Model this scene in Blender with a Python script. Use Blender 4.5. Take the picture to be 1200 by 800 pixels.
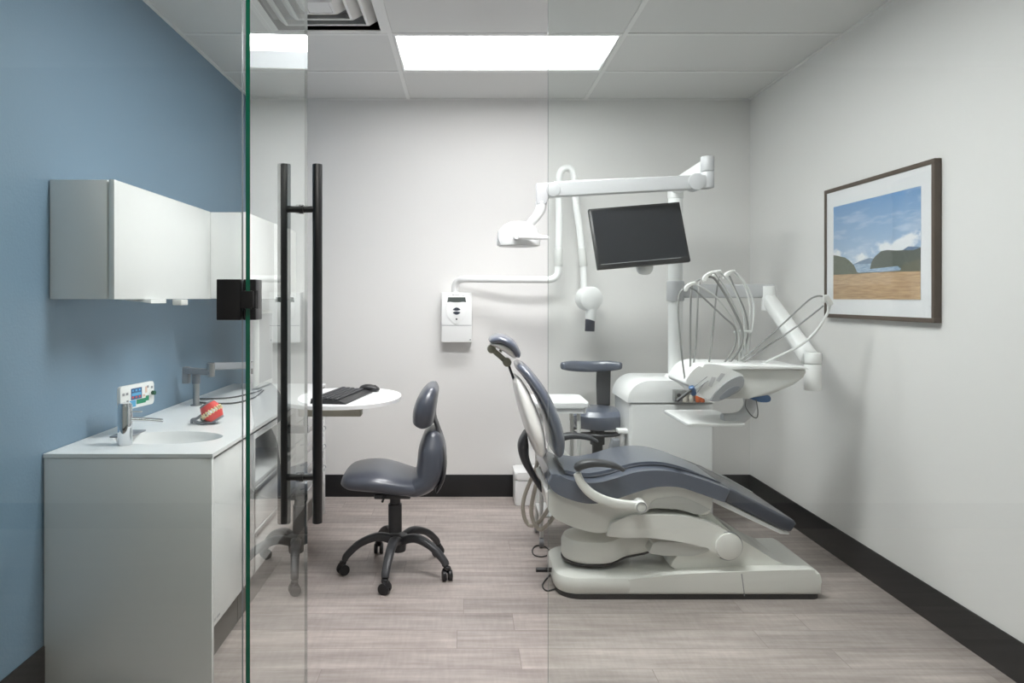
import bpy, bmesh, math, random
from mathutils import Vector, Matrix
random.seed(7)
for o in list(bpy.data.objects): bpy.data.objects.remove(o)
SC = bpy.context.scene
COL = SC.collection
PI = math.pi

# ---------------------------------------------------------------- camera, world, exposure
EYE = 1.37; F = 820.0; VX = 544.0; VY = 349.0
cam = bpy.data.cameras.new('camera'); co = bpy.data.objects.new('camera', cam); COL.objects.link(co)
co.location = (0, 0, EYE); co.rotation_euler = (PI/2, 0, 0)
cam.sensor_width = 36; cam.sensor_fit = 'HORIZONTAL'; cam.lens = F/1200*36
cam.shift_x = (600-VX)/1200; cam.shift_y = -(400-VY)/1200
cam.clip_start = 0.02
SC.camera = co
w = bpy.data.worlds.new('world'); SC.world = w; w.use_nodes = True
w.node_tree.nodes['Background'].inputs[0].default_value = (0.8, 0.85, 0.9, 1)
w.node_tree.nodes['Background'].inputs[1].default_value = 0.35
SC.view_settings.view_transform = 'Standard'; SC.view_settings.look = 'None'
SC.view_settings.gamma = 1; SC.view_settings.use_curve_mapping = False
SC.view_settings.exposure = 0.44
TROFFER = 20.0         # emission of the room's ceiling lights
HALL = 6.0            # emission of the corridor's ceiling lights
try:
    SC.cycles.max_bounces = 10; SC.cycles.diffuse_bounces = 5; SC.cycles.glossy_bounces = 5
    SC.cycles.transparent_max_bounces = 16; SC.cycles.use_denoising = True
    SC.cycles.caustics_reflective = False; SC.cycles.caustics_refractive = False
    SC.cycles.sample_clamp_indirect = 4.0
except Exception: pass

# room: x left/right, y back wall, z ceiling
XL, XR, YB, ZC = -1.476, 1.975, 4.83, 2.74
GY = 1.708            # the glass front
HY = -0.75            # far wall of the corridor
def X(px, d): return (px-VX)/F*d
def Z(py, d): return EYE-(py-VY)/F*d
def P(px, py, d): return Vector((X(px, d), d, Z(py, d)))

# ---------------------------------------------------------------- materials
def lin(c):
    c = c/255.0
    return c/12.92 if c <= 0.04045 else ((c+0.055)/1.055)**2.4
def rgb(r, g, b): return (lin(r), lin(g), lin(b), 1)
MATS = {}
def mat(name, col, rough=0.5, metal=0.0, coat=0.0, bump=None, emit=0, spec=0.5):
    m = bpy.data.materials.new(name); m.use_nodes = True
    nt = m.node_tree; b = nt.nodes['Principled BSDF']
    b.inputs['Base Color'].default_value = rgb(*col)
    b.inputs['Roughness'].default_value = rough; b.inputs['Metallic'].default_value = metal
    b.inputs['Coat Weight'].default_value = coat; b.inputs['Coat Roughness'].default_value = 0.05 if 'vinyl' not in name else .24
    b.inputs['Specular IOR Level'].default_value = spec
    if 'slate' in name: b.inputs['Coat IOR'].default_value = 1.65
    if emit:
        b.inputs['Emission Color'].default_value = rgb(*col); b.inputs['Emission Strength'].default_value = emit
    if bump:
        n = nt.nodes.new('ShaderNodeTexNoise'); n.inputs['Scale'].default_value = bump[0]; n.inputs['Detail'].default_value = 3
        t = nt.nodes.new('ShaderNodeTexCoord'); nt.links.new(t.outputs['Object'], n.inputs['Vector'])
        bp = nt.nodes.new('ShaderNodeBump'); bp.inputs['Strength'].default_value = bump[1]; bp.inputs['Distance'].default_value = 0.01
        nt.links.new(n.outputs['Fac'], bp.inputs['Height']); nt.links.new(bp.outputs[0], b.inputs['Normal'])
    MATS[name] = m
    return m
M_wall = mat('white_wall_paint', (229, 228, 226), 0.7, bump=(180, .04))
M_blue = mat('blue_wall_paint', (118, 143, 163), 0.42, bump=(95, .10))
M_hall = mat('corridor_paint', (190, 188, 184), 0.7, bump=(180, .04))
M_ceil = mat('ceiling_tile', (214, 214, 212), 0.9, bump=(300, .08))
M_grid = mat('ceiling_grid_metal', (228, 228, 226), 0.5)
M_base = mat('black_rubber_baseboard', (24, 24, 26), 0.45)
M_white = mat('gloss_white_laminate', (230, 231, 230), 0.2, coat=0.4)
M_top = mat('white_solid_surface', (236, 237, 237), 0.3)
M_plastic = mat('white_plastic', (238, 239, 238), 0.3)
M_warm = mat('warm_white_plastic', (236, 236, 231), 0.28, coat=.3)
M_shell = mat('light_grey_plastic', (216, 217, 214), 0.35)
M_greyp = mat('mid_grey_plastic', (150, 152, 155), 0.35)
M_armg = mat('light_grey_metal_arm', (196, 197, 199), 0.35)
M_vinyl = mat('slate_vinyl', (88, 95, 110), 0.3, coat=1.0, bump=(400, .03))
M_vinyl2 = mat('charcoal_vinyl', (72, 76, 86), 0.34, coat=.45, bump=(400, .03))
M_blk = mat('black_satin_metal', (22, 22, 24), 0.32)
M_bplast = mat('black_plastic', (30, 30, 32), 0.4)
M_dplast = mat('dark_grey_plastic', (58, 59, 62), 0.42)
M_chrome = mat('chrome', (225, 228, 232), 0.06, 1.0)
M_alu = mat('brushed_aluminium', (168, 168, 168), 0.32, 1.0)
M_alug = mat('grey_painted_metal', (128, 132, 138), 0.35)
M_olive = mat('olive_grey_metal', (140, 140, 126), 0.35, .4)
M_olive2 = mat('warm_grey_metal', (176, 174, 160), 0.4)
M_beige = mat('beige_hose', (186, 181, 170), 0.4)
M_cable = mat('dark_grey_cable', (66, 66, 66), 0.5)
M_hose = mat('grey_silicone_hose', (140, 141, 139), 0.4)
M_hosew = mat('white_silicone_hose', (214, 216, 214), 0.4)
M_screen = mat('dark_screen_glass', (40, 42, 46), 0.12)
M_kick = mat('grey_brown_kick_laminate', (120, 116, 112), 0.5)
M_inner = mat('dark_grey_interior', (70, 68, 66), 0.6)
M_frame = mat('dark_walnut', (84, 72, 62), 0.5, bump=(60, .1))
M_matb = mat('white_mat_board', (238, 239, 241), 0.8)
M_bluep = mat('blue_plastic', (52, 92, 138), 0.35)
M_orange = mat('orange_plastic', (190, 96, 52), 0.4)
M_gum = mat('pink_red_gum_acrylic', (214, 78, 74), 0.3)
M_tooth = mat('ivory_teeth', (236, 222, 176), 0.3)
M_lcd = mat('lcd_green_grey', (86, 92, 90), 0.25)
M_ink = mat('dark_print', (52, 58, 70), 0.5)
M_diff = mat('light_diffuser', (255, 255, 255), 0.6, emit=TROFFER)
M_diffb = mat('front_light_diffuser', (255, 255, 255), 0.6, emit=TROFFER*1.55)
M_diffr = mat('back_light_diffuser', (255, 255, 255), 0.6, emit=TROFFER*.40)
M_diff2 = mat('light_diffuser_side', (246, 250, 255), 0.6, emit=TROFFER*.04)
M_hdiff = mat('corridor_light_diffuser', (255, 252, 246), 0.6, emit=HALL)
M_void = mat('dark_grey_deck', (70, 70, 72), 0.8)  # even dark grey of the deck above the dropped ceiling

def glass_mat(name, tint, k):
    m = bpy.data.materials.new(name); m.use_nodes = True; nt = m.node_tree; nt.nodes.clear()
    out = nt.nodes.new('ShaderNodeOutputMaterial'); mx = nt.nodes.new('ShaderNodeMixShader')
    tr = nt.nodes.new('ShaderNodeBsdfTransparent'); gl = nt.nodes.new('ShaderNodeBsdfGlossy')
    tr.inputs[0].default_value = tint; gl.inputs['Roughness'].default_value = 0.0; gl.inputs[0].default_value = (.97, 1, .98, 1)
    fr = nt.nodes.new('ShaderNodeFresnel'); fr.inputs[0].default_value = 1.5
    ge = nt.nodes.new('ShaderNodeNewGeometry')
    a = nt.nodes.new('ShaderNodeMath'); a.operation = 'MULTIPLY'; a.inputs[1].default_value = k; a.use_clamp = True
    i = nt.nodes.new('ShaderNodeMath'); i.operation = 'SUBTRACT'; i.inputs[0].default_value = 1
    b = nt.nodes.new('ShaderNodeMath'); b.operation = 'MULTIPLY'
    nt.links.new(fr.outputs[0], a.inputs[0]); nt.links.new(ge.outputs['Backfacing'], i.inputs[1])
    nt.links.new(a.outputs[0], b.inputs[0]); nt.links.new(i.outputs[0], b.inputs[1])
    nt.links.new(b.outputs[0], mx.inputs[0]); nt.links.new(tr.outputs[0], mx.inputs[1]); nt.links.new(gl.outputs[0], mx.inputs[2])
    nt.links.new(mx.outputs[0], out.inputs[0])
    return m
M_glass = glass_mat('clear_glass_face', (.965, .985, .975, 1), 1.7)
M_glassd = glass_mat('clear_door_glass_face', (.965, .985, .975, 1), 1.5)
M_edge = mat('green_glass_edge', (6, 104, 78), 0.08, coat=.5)
M_edge2 = mat('pale_glass_edge', (96, 104, 106), 0.3)

def floor_mat():
    m = bpy.data.materials.new('grey_oak_vinyl_plank'); m.use_nodes = True; nt = m.node_tree; N = nt.nodes; L = nt.links
    b = N['Principled BSDF']
    tc = N.new('ShaderNodeTexCoord')
    br = N.new('ShaderNodeTexBrick'); br.offset = 0.0; br.inputs['Scale'].default_value = 1
    br.inputs['Brick Width'].default_value = 1.22; br.inputs['Row Height'].default_value = 0.152
    br.inputs['Mortar Size'].default_value = 0.0012; br.inputs['Mortar Smooth'].default_value = 0.3
    br.inputs['Color1'].default_value = (0, 0, 0, 1); br.inputs['Color2'].default_value = (1, 1, 1, 1); br.inputs['Mortar'].default_value = (.5, .5, .5, 1)
    s0 = N.new('ShaderNodeSeparateXYZ'); L.new(tc.outputs['Object'], s0.inputs[0])
    dv = N.new('ShaderNodeMath'); dv.operation = 'DIVIDE'; dv.inputs[1].default_value = 0.152; L.new(s0.outputs[1], dv.inputs[0])
    fl = N.new('ShaderNodeMath'); fl.operation = 'FLOOR'; L.new(dv.outputs[0], fl.inputs[0])
    wn = N.new('ShaderNodeTexWhiteNoise'); wn.noise_dimensions = '1D'; L.new(fl.outputs[0], wn.inputs['W'])
    ma = N.new('ShaderNodeMath'); ma.operation = 'MULTIPLY_ADD'; ma.inputs[1].default_value = 1.22; L.new(wn.outputs['Value'], ma.inputs[0]); L.new(s0.outputs[0], ma.inputs[2])
    c0 = N.new('ShaderNodeCombineXYZ'); L.new(ma.outputs[0], c0.inputs[0]); L.new(s0.outputs[1], c0.inputs[1]); L.new(c0.outputs[0], br.inputs['Vector'])
    # grain runs along each board and shifts from board to board
    sep = N.new('ShaderNodeSeparateXYZ'); L.new(tc.outputs['Object'], sep.inputs[0])
    rc = N.new('ShaderNodeSeparateColor'); L.new(br.outputs['Color'], rc.inputs[0])
    mu = N.new('ShaderNodeMath'); mu.operation = 'MULTIPLY'; mu.inputs[1].default_value = 37; L.new(rc.outputs[0], mu.inputs[0])
    cb = N.new('ShaderNodeCombineXYZ'); L.new(sep.outputs[0], cb.inputs[0]); L.new(sep.outputs[1], cb.inputs[1]); L.new(mu.outputs[0], cb.inputs[2])
    def noise(sx, sy, detail, rough):
        mp = N.new('ShaderNodeMapping'); mp.inputs['Scale'].default_value = (sx, sy, 1); L.new(cb.outputs[0], mp.inputs[0])
        n = N.new('ShaderNodeTexNoise'); n.inputs['Scale'].default_value = 1; n.inputs['Detail'].default_value = detail
        n.inputs['Roughness'].default_value = rough; L.new(mp.outputs[0], n.inputs['Vector']); return n
    n1 = noise(2.2, 24, 6, .66); n2 = noise(2.2, 7, 3, .5); n3 = noise(70, 9, 2, .5)
    def ramp(src, p0, c0, p1, c1):
        r = N.new('ShaderNodeValToRGB'); r.color_ramp.elements[0].position = p0; r.color_ramp.elements[0].color = c0
        r.color_ramp.elements[1].position = p1; r.color_ramp.elements[1].color = c1; L.new(src, r.inputs[0]); return r
    r1 = ramp(n1.outputs['Fac'], .30, rgb(150, 140, 135), .74, rgb(192, 182, 177))
    def mix(kind, fac, a, bb):
        x = N.new('ShaderNodeMix'); x.data_type = 'RGBA'; x.blend_type = kind; x.inputs[0].default_value = fac
        L.new(a, x.inputs[6]); L.new(bb, x.inputs[7]); return x.outputs[2]
    r2 = ramp(n2.outputs['Fac'], .3, (.80, .80, .80, 1), .7, (1.1, 1.1, 1.1, 1))
    c = mix('MULTIPLY', .8, r1.outputs[0], r2.outputs[0])
    r3 = ramp(n3.outputs['Fac'], .35, (.9, .9, .9, 1), .65, (1.05, 1.05, 1.05, 1))
    c = mix('MULTIPLY', .6, c, r3.outputs[0])
    r4 = ramp(rc.outputs[0], 0, (.86, .86, .86, 1), 1, (1.10, 1.09, 1.08, 1))
    c = mix('MULTIPLY', .8, c, r4.outputs[0])
    r5 = ramp(br.outputs['Fac'], 0, (1, 1, 1, 1), 1, (.55, .53, .52, 1))
    c = mix('MULTIPLY', 1, c, r5.outputs[0])
    L.new(c, b.inputs['Base Color']); b.inputs['Roughness'].default_value = .42; b.inputs['Specular IOR Level'].default_value = .4
    bp = N.new('ShaderNodeBump'); bp.inputs['Strength'].default_value = .08; bp.inputs['Distance'].default_value = .004
    L.new(n1.outputs['Fac'], bp.inputs['Height']); L.new(bp.outputs[0], b.inputs['Normal'])
    return m
M_floor = floor_mat()

# ---------------------------------------------------------------- mesh helpers
def spline(pts, n=8, closed=False):
    pts = [Vector(p) for p in pts]; out = []; k = len(pts)
    rng = range(k) if closed else range(k-1)
    for i in rng:
        if closed: p0, p1, p2, p3 = pts[i-1], pts[i], pts[(i+1) % k], pts[(i+2) % k]
        else: p0, p1, p2, p3 = pts[max(i-1, 0)], pts[i], pts[i+1], pts[min(i+2, k-1)]
        for j in range(n):
            t = j/n
            out.append(.5*((2*p1)+(-p0+p2)*t+(2*p0-5*p1+4*p2-p3)*t*t+(-p0+3*p1-3*p2+p3)*t**3))
    if not closed: out.append(pts[-1].copy())
    return out

class MB:
    def __init__(s): s.bm = bmesh.new(); s.mi = 0
    def face(s, vs):
        try:
            f = s.bm.faces.new(vs); f.material_index = s.mi; return f
        except ValueError: return None
    def merge(s, other, M=None):
        me = bpy.data.meshes.new('t'); other.to_mesh(me); other.free()
        if M is not None: me.transform(M)
        n0 = len(s.bm.faces); s.bm.from_mesh(me); bpy.data.meshes.remove(me)
        s.bm.faces.ensure_lookup_table()
        for f in s.bm.faces[n0:]: f.material_index = s.mi
        return s
    def box(s, a, b, bev=0, seg=2, M=None):
        t = bmesh.new(); bmesh.ops.create_cube(t, size=1)
        a = Vector(a); b = Vector(b); c = (a+b)/2; d = b-a
        for v in t.verts: v.co = Vector((v.co.x*d.x+c.x, v.co.y*d.y+c.y, v.co.z*d.z+c.z))
        if bev:
            bev = min(bev, min(abs(d.x), abs(d.y), abs(d.z))*.49)
            bmesh.ops.bevel(t, geom=t.edges[:], offset=bev, segments=seg, profile=.5, affect='EDGES', clamp_overlap=True)
        bmesh.ops.recalc_face_normals(t, faces=t.faces[:])
        return s.merge(t, M)
    def prism(s, pts, a, b, bev=0, seg=3, axis='y', M=None):
        """outline pts (u,v) extruded from a to b; axis y: u=x v=z; x: u=y v=z; z: u=x v=y"""
        t = bmesh.new()
        def mk(u, v, k): return {'y': (u, k, v), 'x': (k, u, v), 'z': (u, v, k)}[axis]
        A = [t.verts.new(mk(p[0], p[1], a)) for p in pts]; B = [t.verts.new(mk(p[0], p[1], b)) for p in pts]
        n = len(pts); fa = t.faces.new(A); fb = t.faces.new(B[::-1])
        rim = list(fa.edges)+list(fb.edges)
        for i in range(n): t.faces.new((A[i], B[i], B[(i+1) % n], A[(i+1) % n]))
        if bev: bmesh.ops.bevel(t, geom=rim, offset=bev, segments=seg, profile=.5, affect='EDGES', clamp_overlap=True)
        bmesh.ops.recalc_face_normals(t, faces=t.faces[:])
        return s.merge(t, M)
    def rings(s, rings, cap=True):
        t = bmesh.new(); R = [[t.verts.new(p) for p in r] for r in rings]; n = len(R[0])
        for i in range(len(R)-1):
            for j in range(n): t.faces.new((R[i][j], R[i][(j+1) % n], R[i+1][(j+1) % n], R[i+1][j]))
        if cap: t.faces.new(R[0]); t.faces.new(R[-1][::-1])
        bmesh.ops.recalc_face_normals(t, faces=t.faces[:])
        return s.merge(t)
    def cyl(s, p0, p1, r0, r1=None, n=24, bev=0):
        p0 = Vector(p0); p1 = Vector(p1); r1 = r0 if r1 is None else r1
        d = (p1-p0); L = d.length; d.normalize(); q = d.to_track_quat('Z', 'Y')
        st = [(0, r0), (L, r1)]
        if bev:
            st = [(0, r0-bev), (bev*.3, r0-bev*.3), (bev, r0), (L-bev, r1), (L-bev*.3, r1-bev*.3), (L, r1-bev)]
        return s.rings([[p0+q @ Vector((r*math.cos(2*PI*k/n), r*math.sin(2*PI*k/n), z)) for k in range(n)] for z, r in st])
    def lathe(s, base, prof, axis=(0, 0, 1), n=32, scale=(1, 1)):
        q = Vector(axis).to_track_quat('Z', 'Y'); base = Vector(base)
        return s.rings([[base+q @ Vector((max(r, 1e-4)*scale[0]*math.cos(2*PI*k/n), max(r, 1e-4)*scale[1]*math.sin(2*PI*k/n), z)) for k in range(n)] for r, z in prof])
    def tube(s, pts, r, n=10, sm=6, r1=None):
        pts = spline(pts, sm) if sm else [Vector(p) for p in pts]
        r1 = r if r1 is None else r1; R = []; prev = None
        for i, p in enumerate(pts):
            t = (pts[min(i+1, len(pts)-1)]-pts[max(i-1, 0)])
            if t.length < 1e-7: continue
            t.normalize()
            if prev is None:
                u = Vector((0, 0, 1)) if abs(t.z) < .9 else Vector((1, 0, 0))
                u = (u-t*u.dot(t)).normalized()
            else: u = (prev-t*prev.dot(t)).normalized()
            prev = u; v = t.cross(u); rr = r+(r1-r)*i/(len(pts)-1)
            R.append([p+u*rr*math.cos(2*PI*k/n)+v*rr*math.sin(2*PI*k/n) for k in range(n)])
        return s.rings(R)
    def sweep(s, path, a, b, side=(0, 1, 0), e=2.4, n=24, sm=6, cap=None, flat=None):
        """path of (x,y,z); a half width along side, b half thickness along the normal, per point or one value"""
        side = Vector(side).normalized(); k = len(path)
        A = list(a) if hasattr(a, '__len__') else [a]*k; B = list(b) if hasattr(b, '__len__') else [b]*k
        pp = spline(path, sm); ab = spline([(A[i], B[i], 0) for i in range(k)], sm)
        Ls = [0]
        for i in range(1, len(pp)): Ls.append(Ls[-1]+(pp[i]-pp[i-1]).length)
        T = Ls[-1]; c = cap if cap is not None else 0
        st = []
        def at(l):
            l = min(max(l, 0), T); i = 0
            while i < len(Ls)-2 and Ls[i+1] < l: i += 1
            t = (l-Ls[i])/max(Ls[i+1]-Ls[i], 1e-9)
            return pp[i].lerp(pp[i+1], t), (pp[i+1]-pp[i]).normalized(), ab[i].lerp(ab[i+1], t)
        ls = [(l, 1) for l in Ls]
        if c:
            c = min(c, T*.49); ls = [(l, 1) for l in Ls if c < l < T-c]; q = 6
            h = [(c*(1-math.cos(PI/2*j/q)), math.sin(PI/2*j/q)) for j in range(q+1)]
            h[0] = (0, .12)
            ls = h+ls+[(T-x, y) for x, y in h[::-1]]
        R = []; cl = c
        for i, (l, f) in enumerate(ls):
            p, _, w_ = at(l)
            t = at(l+.004)[0]-at(l-.004)[0]; t.normalize()
            nrm = t.cross(side).normalized()
            aa = w_.x-cl*(1-f) if c else w_.x; bb = w_.y*f if c else w_.y
            aa = max(aa, .001)
            ring = []
            for j in range(n):
                th = 2*PI*j/n; cs, sn = math.cos(th), math.sin(th)
                ring.append(p+side*aa*math.copysign(abs(cs)**(2/e), cs)+nrm*bb*math.copysign(abs(sn)**(2/e), sn))
            R.append(ring)
        return s.rings(R)
    def sphere(s, c, r, sc=(1, 1, 1), n=20, M=None):
        t = bmesh.new(); bmesh.ops.create_uvsphere(t, u_segments=n, v_segments=n//2+2, radius=r)
        for v in t.verts: v.co = Vector((v.co.x*sc[0], v.co.y*sc[1], v.co.z*sc[2]))+Vector(c)
        return s.merge(t, M)
    def build(s, name, mats, parent=None, ang=35, label=None):
        me = bpy.data.meshes.new(name); s.bm.to_mesh(me); s.bm.free()
        for m in (mats if isinstance(mats, (list, tuple)) else [mats]): me.materials.append(m)
        me.shade_smooth(); me.set_sharp_from_angle(angle=math.radians(ang))
        o = bpy.data.objects.new(name, me); COL.objects.link(o)
        if parent is not None:
            o.parent = parent; o.matrix_parent_inverse = Matrix.Identity(4)
            inv = parent_world(parent).inverted()
            me.transform(inv)
        if label: o['label'] = label
        return o
def parent_world(o):
    M = o.matrix_basis.copy(); q = o.parent
    while q is not None: M = q.matrix_basis @ M; q = q.parent
    return M
def thing(name, label, cat, loc=(0, 0, 0), group=None):
    o = bpy.data.objects.new(name, None); COL.objects.link(o); o.location = loc; o.empty_display_size = .05
    o['label'] = label; o['category'] = cat
    if group: o['group'] = group
    return o
def tag(o, label, cat, group=None):
    o['label'] = label; o['category'] = cat
    if group: o['group'] = group
    return o
def struct(o): o['kind'] = 'structure'; return o
def sbox(name, a, b, m, bev=0): return struct(MB().box(a, b, bev).build(name, m))

# ---------------------------------------------------------------- the shell
sbox('floor', (-3.2, HY, -.1), (3.4, YB+.1, 0), M_floor)
sbox('wall_back', (XL-.1, YB, 0), (XR+.1, YB+.1, ZC+.15), M_wall)
sbox('wall_left', (XL-.1, GY-.06, 0), (XL, YB, ZC+.15), M_blue)
sbox('wall_right', (XR, GY-.06, 0), (XR+.1, YB, ZC+.15), M_wall)
# corridor in front of the glass
sbox('wall_corridor', (-3.2, HY-.1, 0), (3.4, HY, ZC+.15), M_hall)
b = MB(); b.box((XL-.1, GY-.06, 0), (-3.2, GY+.04, ZC+.15)); b.build('wall_front_left', M_hall)['kind'] = 'structure'
b = MB(); b.box((XR+.1, GY-.06, 0), (3.4, GY+.04, ZC+.15)); b.build('wall_front_right', M_hall)['kind'] = 'structure'
sbox('baseboard_corridor', (-3.2, HY, 0), (3.4, HY+.012, .15), M_base)
BH = .152
sbox('baseboard_left', (XL, GY+.02, 0), (XL+.008, YB, BH), M_base, .002)
sbox('baseboard_right', (XR-.008, GY+.02, 0), (XR, YB, BH), M_base, .002)
sbox('baseboard_back', (XL+.008, YB-.008, 0), (XR-.008, YB, BH), M_base, .002)

# dropped ceiling: tiles between grid bars, cells left open for the light fixture and the air diffuser
gx = [XL, -.995-.0, -.385, .835, XR]; rows = [GY, 1.80, 2.41, 3.02, 3.63, 4.235, YB]
LIGHTS = [(-.385, .835, 3.63, 4.235), (-.385, .835, 2.41, 3.02)]
VENT = (-.995, -.385, 3.02, 3.63)
b = MB()
for j in range(len(rows)-1):
    for i in range(len(gx)-1):
        x0, x1, y0, y1 = gx[i], gx[i+1], rows[j], rows[j+1]
        if any(abs(x0-l[0]) < .01 and abs(y0-l[2]) < .01 for l in LIGHTS): continue
        if abs(x0-VENT[0]) < .01 and abs(y0-VENT[2]) < .01: continue
        b.box((x0, y0, ZC), (x1, y1, ZC+.02))
b.box((-3.2, HY, ZC), (3.4, GY, ZC+.02))
struct(b.build('ceiling', M_ceil))
b = MB()
for y in rows[1:-1]: b.box((XL, y-.012, ZC-.004), (XR, y+.012, ZC+.012))
for x in gx[2:-1]: b.box((x-.012, GY, ZC-.0045), (x+.012, YB, ZC+.012))
b.box((-.995-.012, 3.02, ZC-.0045), (-.995+.012, 3.63, ZC+.012))
for a_, c_ in (((XL, GY, ZC-.006), (XL+.02, YB, ZC+.01)), ((XR-.02, GY, ZC-.006), (XR, YB, ZC+.01)), ((XL, YB-.02, ZC-.006), (XR, YB, ZC+.01))): b.box(a_, c_)
struct(b.build('trim_1', M_grid))
sbox('trim_2', (XL, GY, ZC+.14), (XR, YB, ZC+.15), M_void)   # deck above the dropped ceiling

def troffer(x0, x1, y0, y1, label, dm=M_diff, spot=0):
    t = thing('ceiling_light', label, 'light', ((x0+x1)/2, (y0+y1)/2, ZC), 'recessed ceiling lights')
    x0 += .014; x1 -= .014; y0 += .014; y1 -= .014; r = .012
    b = MB()
    b.box((x0, y0, ZC-.003), (x1, y0+r, ZC+.1)); b.box((x0, y1-r, ZC-.003), (x1, y1, ZC+.1))
    b.box((x0, y0+r, ZC-.003), (x0+r, y1-r, ZC+.1)); b.box((x1-r, y0+r, ZC-.003), (x1, y1-r, ZC+.1))
    b.box((x0, y0, ZC+.1), (x1, y1, ZC+.105)); b.build('housing', M_grid, t)
    yy = y0+r+(y1-y0-2*r)*.62
    b = MB(); b.box((x0+r, y0+r, ZC+.03), (x1-r, yy, ZC+.038)); b.build('diffuser', dm, t)
    b = MB(); b.prism([(yy, ZC+.03), (y1-r, ZC+.004), (y1-r, ZC+.010), (yy, ZC+.038)], x0+r, x1-r, axis='x'); b.build('side_reflector', M_diff2, t)
    if spot:
        la = bpy.data.lights.new('ceiling_lamp', 'AREA'); la.shape = 'RECTANGLE'; la.size = x1-x0-.06; la.size_y = .40; la.energy = spot; la.spread = math.radians(100)
        lo = bpy.data.objects.new('ceiling_lamp', la); COL.objects.link(lo); lo.location = (0, -.08, -.002); lo.parent = t
    return t
troffer(*LIGHTS[0], 'bright rectangular recessed ceiling light above the dental chair near the back wall', M_diffr, 6)
troffer(*LIGHTS[1], 'recessed ceiling light just inside the glass front, nearest the entrance', M_diffb)
for (x0, x1, y0, y1, lb) in ((-.6, .6, .55, 1.15, 'recessed corridor ceiling light in front of the glass door'),):
    t = thing('corridor_light', lb, 'light', ((x0+x1)/2, (y0+y1)/2, ZC))
    MB().box((x0-.02, y0-.02, ZC-.012), (x1+.02, y1+.02, ZC-.0005), .003).build('housing', M_grid, t)
    MB().box((x0, y0, ZC-.016), (x1, y1, ZC-.011)).build('diffuser', M_hdiff, t)

# square stepped air diffuser
x0, x1, y0, y1 = VENT; cx, cy = (x0+x1)/2, (y0+y1)/2
t = thing('air_diffuser', 'square white stepped ceiling air diffuser left of the bright ceiling light', 'vent', (cx, cy, ZC))
b = MB()
def ringframe(b, h0, z0, h1, z1, th=.004):
    P0 = [Vector((cx+sx*h0, cy+sy*h0, z0)) for sx, sy in ((-1, -1), (1, -1), (1, 1), (-1, 1))]
    P1 = [Vector((cx+sx*h1, cy+sy*h1, z1)) for sx, sy in ((-1, -1), (1, -1), (1, 1), (-1, 1))]
    for i in range(4):
        j = (i+1) % 4
        v = [b.bm.verts.new(p) for p in (P0[i], P0[j], P1[j], P1[i])]
        u = [b.bm.verts.new(p+Vector((0, 0, th))) for p in (P0[i], P0[j], P1[j], P1[i])]
        b.face(v); b.face(u[::-1])
        for q in range(4): b.face((v[q], u[q], u[(q+1) % 4], v[(q+1) % 4]))
ringframe(b, .293, ZC-.002, .262, ZC-.002)
bmesh.ops.recalc_face_normals(b.bm, faces=b.bm.faces[:]); b.build('frame', M_grid, t)
for h in (.255, .185, .115):
    b = MB(); ringframe(b, h, ZC+.05, h-.045, ZC+.004); ringframe(b, h-.045, ZC+.004, h-.058, ZC+.004)
    bmesh.ops.recalc_face_normals(b.bm, faces=b.bm.faces[:]); b.build('louver', M_grid, t)
MB().prism([(cx-.055, cy-.055), (cx+.055, cy-.055), (cx+.055, cy+.055), (cx-.055, cy+.055)], ZC+.006, ZC+.012, axis='z').build('centre_plate', M_grid, t)
MB().box((x0+.01, y0+.01, ZC+.07), (x1-.01, y1-.01, ZC+.075)).build('backing', M_greyp, t)

# ---------------------------------------------------------------- glass front
GT = .0105
def pane(name, x0, x1, edge_right, edge_left):
    b = MB(); b.box((x0, GY, .01), (x1, GY+GT, ZC)); b.bm.faces.ensure_lookup_table()
    for f in b.bm.faces:
        if abs(f.normal.y) < .5: f.material_index = 1
    return b.build(name, [M_glass, M_edge2])
win1 = struct(pane('window_1', XL, X(283.5, GY), 1, 1))
win2 = struct(pane('window_2', X(642.5, GY), XR, 1, 1))
sbox('trim_3', (XL, GY-.004, 0), (X(283.5, GY), GY+GT+.004, .0115), M_blk)
sbox('trim_4', (X(642.5, GY), GY-.004, 0), (XR, GY+GT+.004, .0115), M_blk)
# door leaf swung into the room
A = Vector((X(288, GY), GY, 0)); Bv = Vector((X(356.8, 2.448), 2.448, 0)); u = (Bv-A).normalized(); nrm = Vector((u.y, -u.x, 0))  # towards +x
door = thing('door_1', 'frameless clear glass door standing open into the room', 'door', A); del door['category']; del door['label']; door['kind'] = 'structure'
L_ = (Bv-A).length
DM = Matrix(((u.x, nrm.x, 0, A.x), (u.y, nrm.y, 0, A.y), (0, 0, 1, 0), (0, 0, 0, 1)))   # local (along, across, up)
b = MB(); b.box((0, 0, .012), (L_, GT, ZC-.012)); b.bm.faces.ensure_lookup_table()
for f in b.bm.faces:
    if abs(f.normal.y) < .5: f.material_index = 1 if f.normal.x < -.5 else 2
bmesh.ops.transform(b.bm, matrix=DM, verts=b.bm.verts[:]); bmesh.ops.recalc_face_normals(b.bm, faces=b.bm.faces[:])
b.build('door_glass', [M_glassd, M_edge, M_edge2], door)
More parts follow.
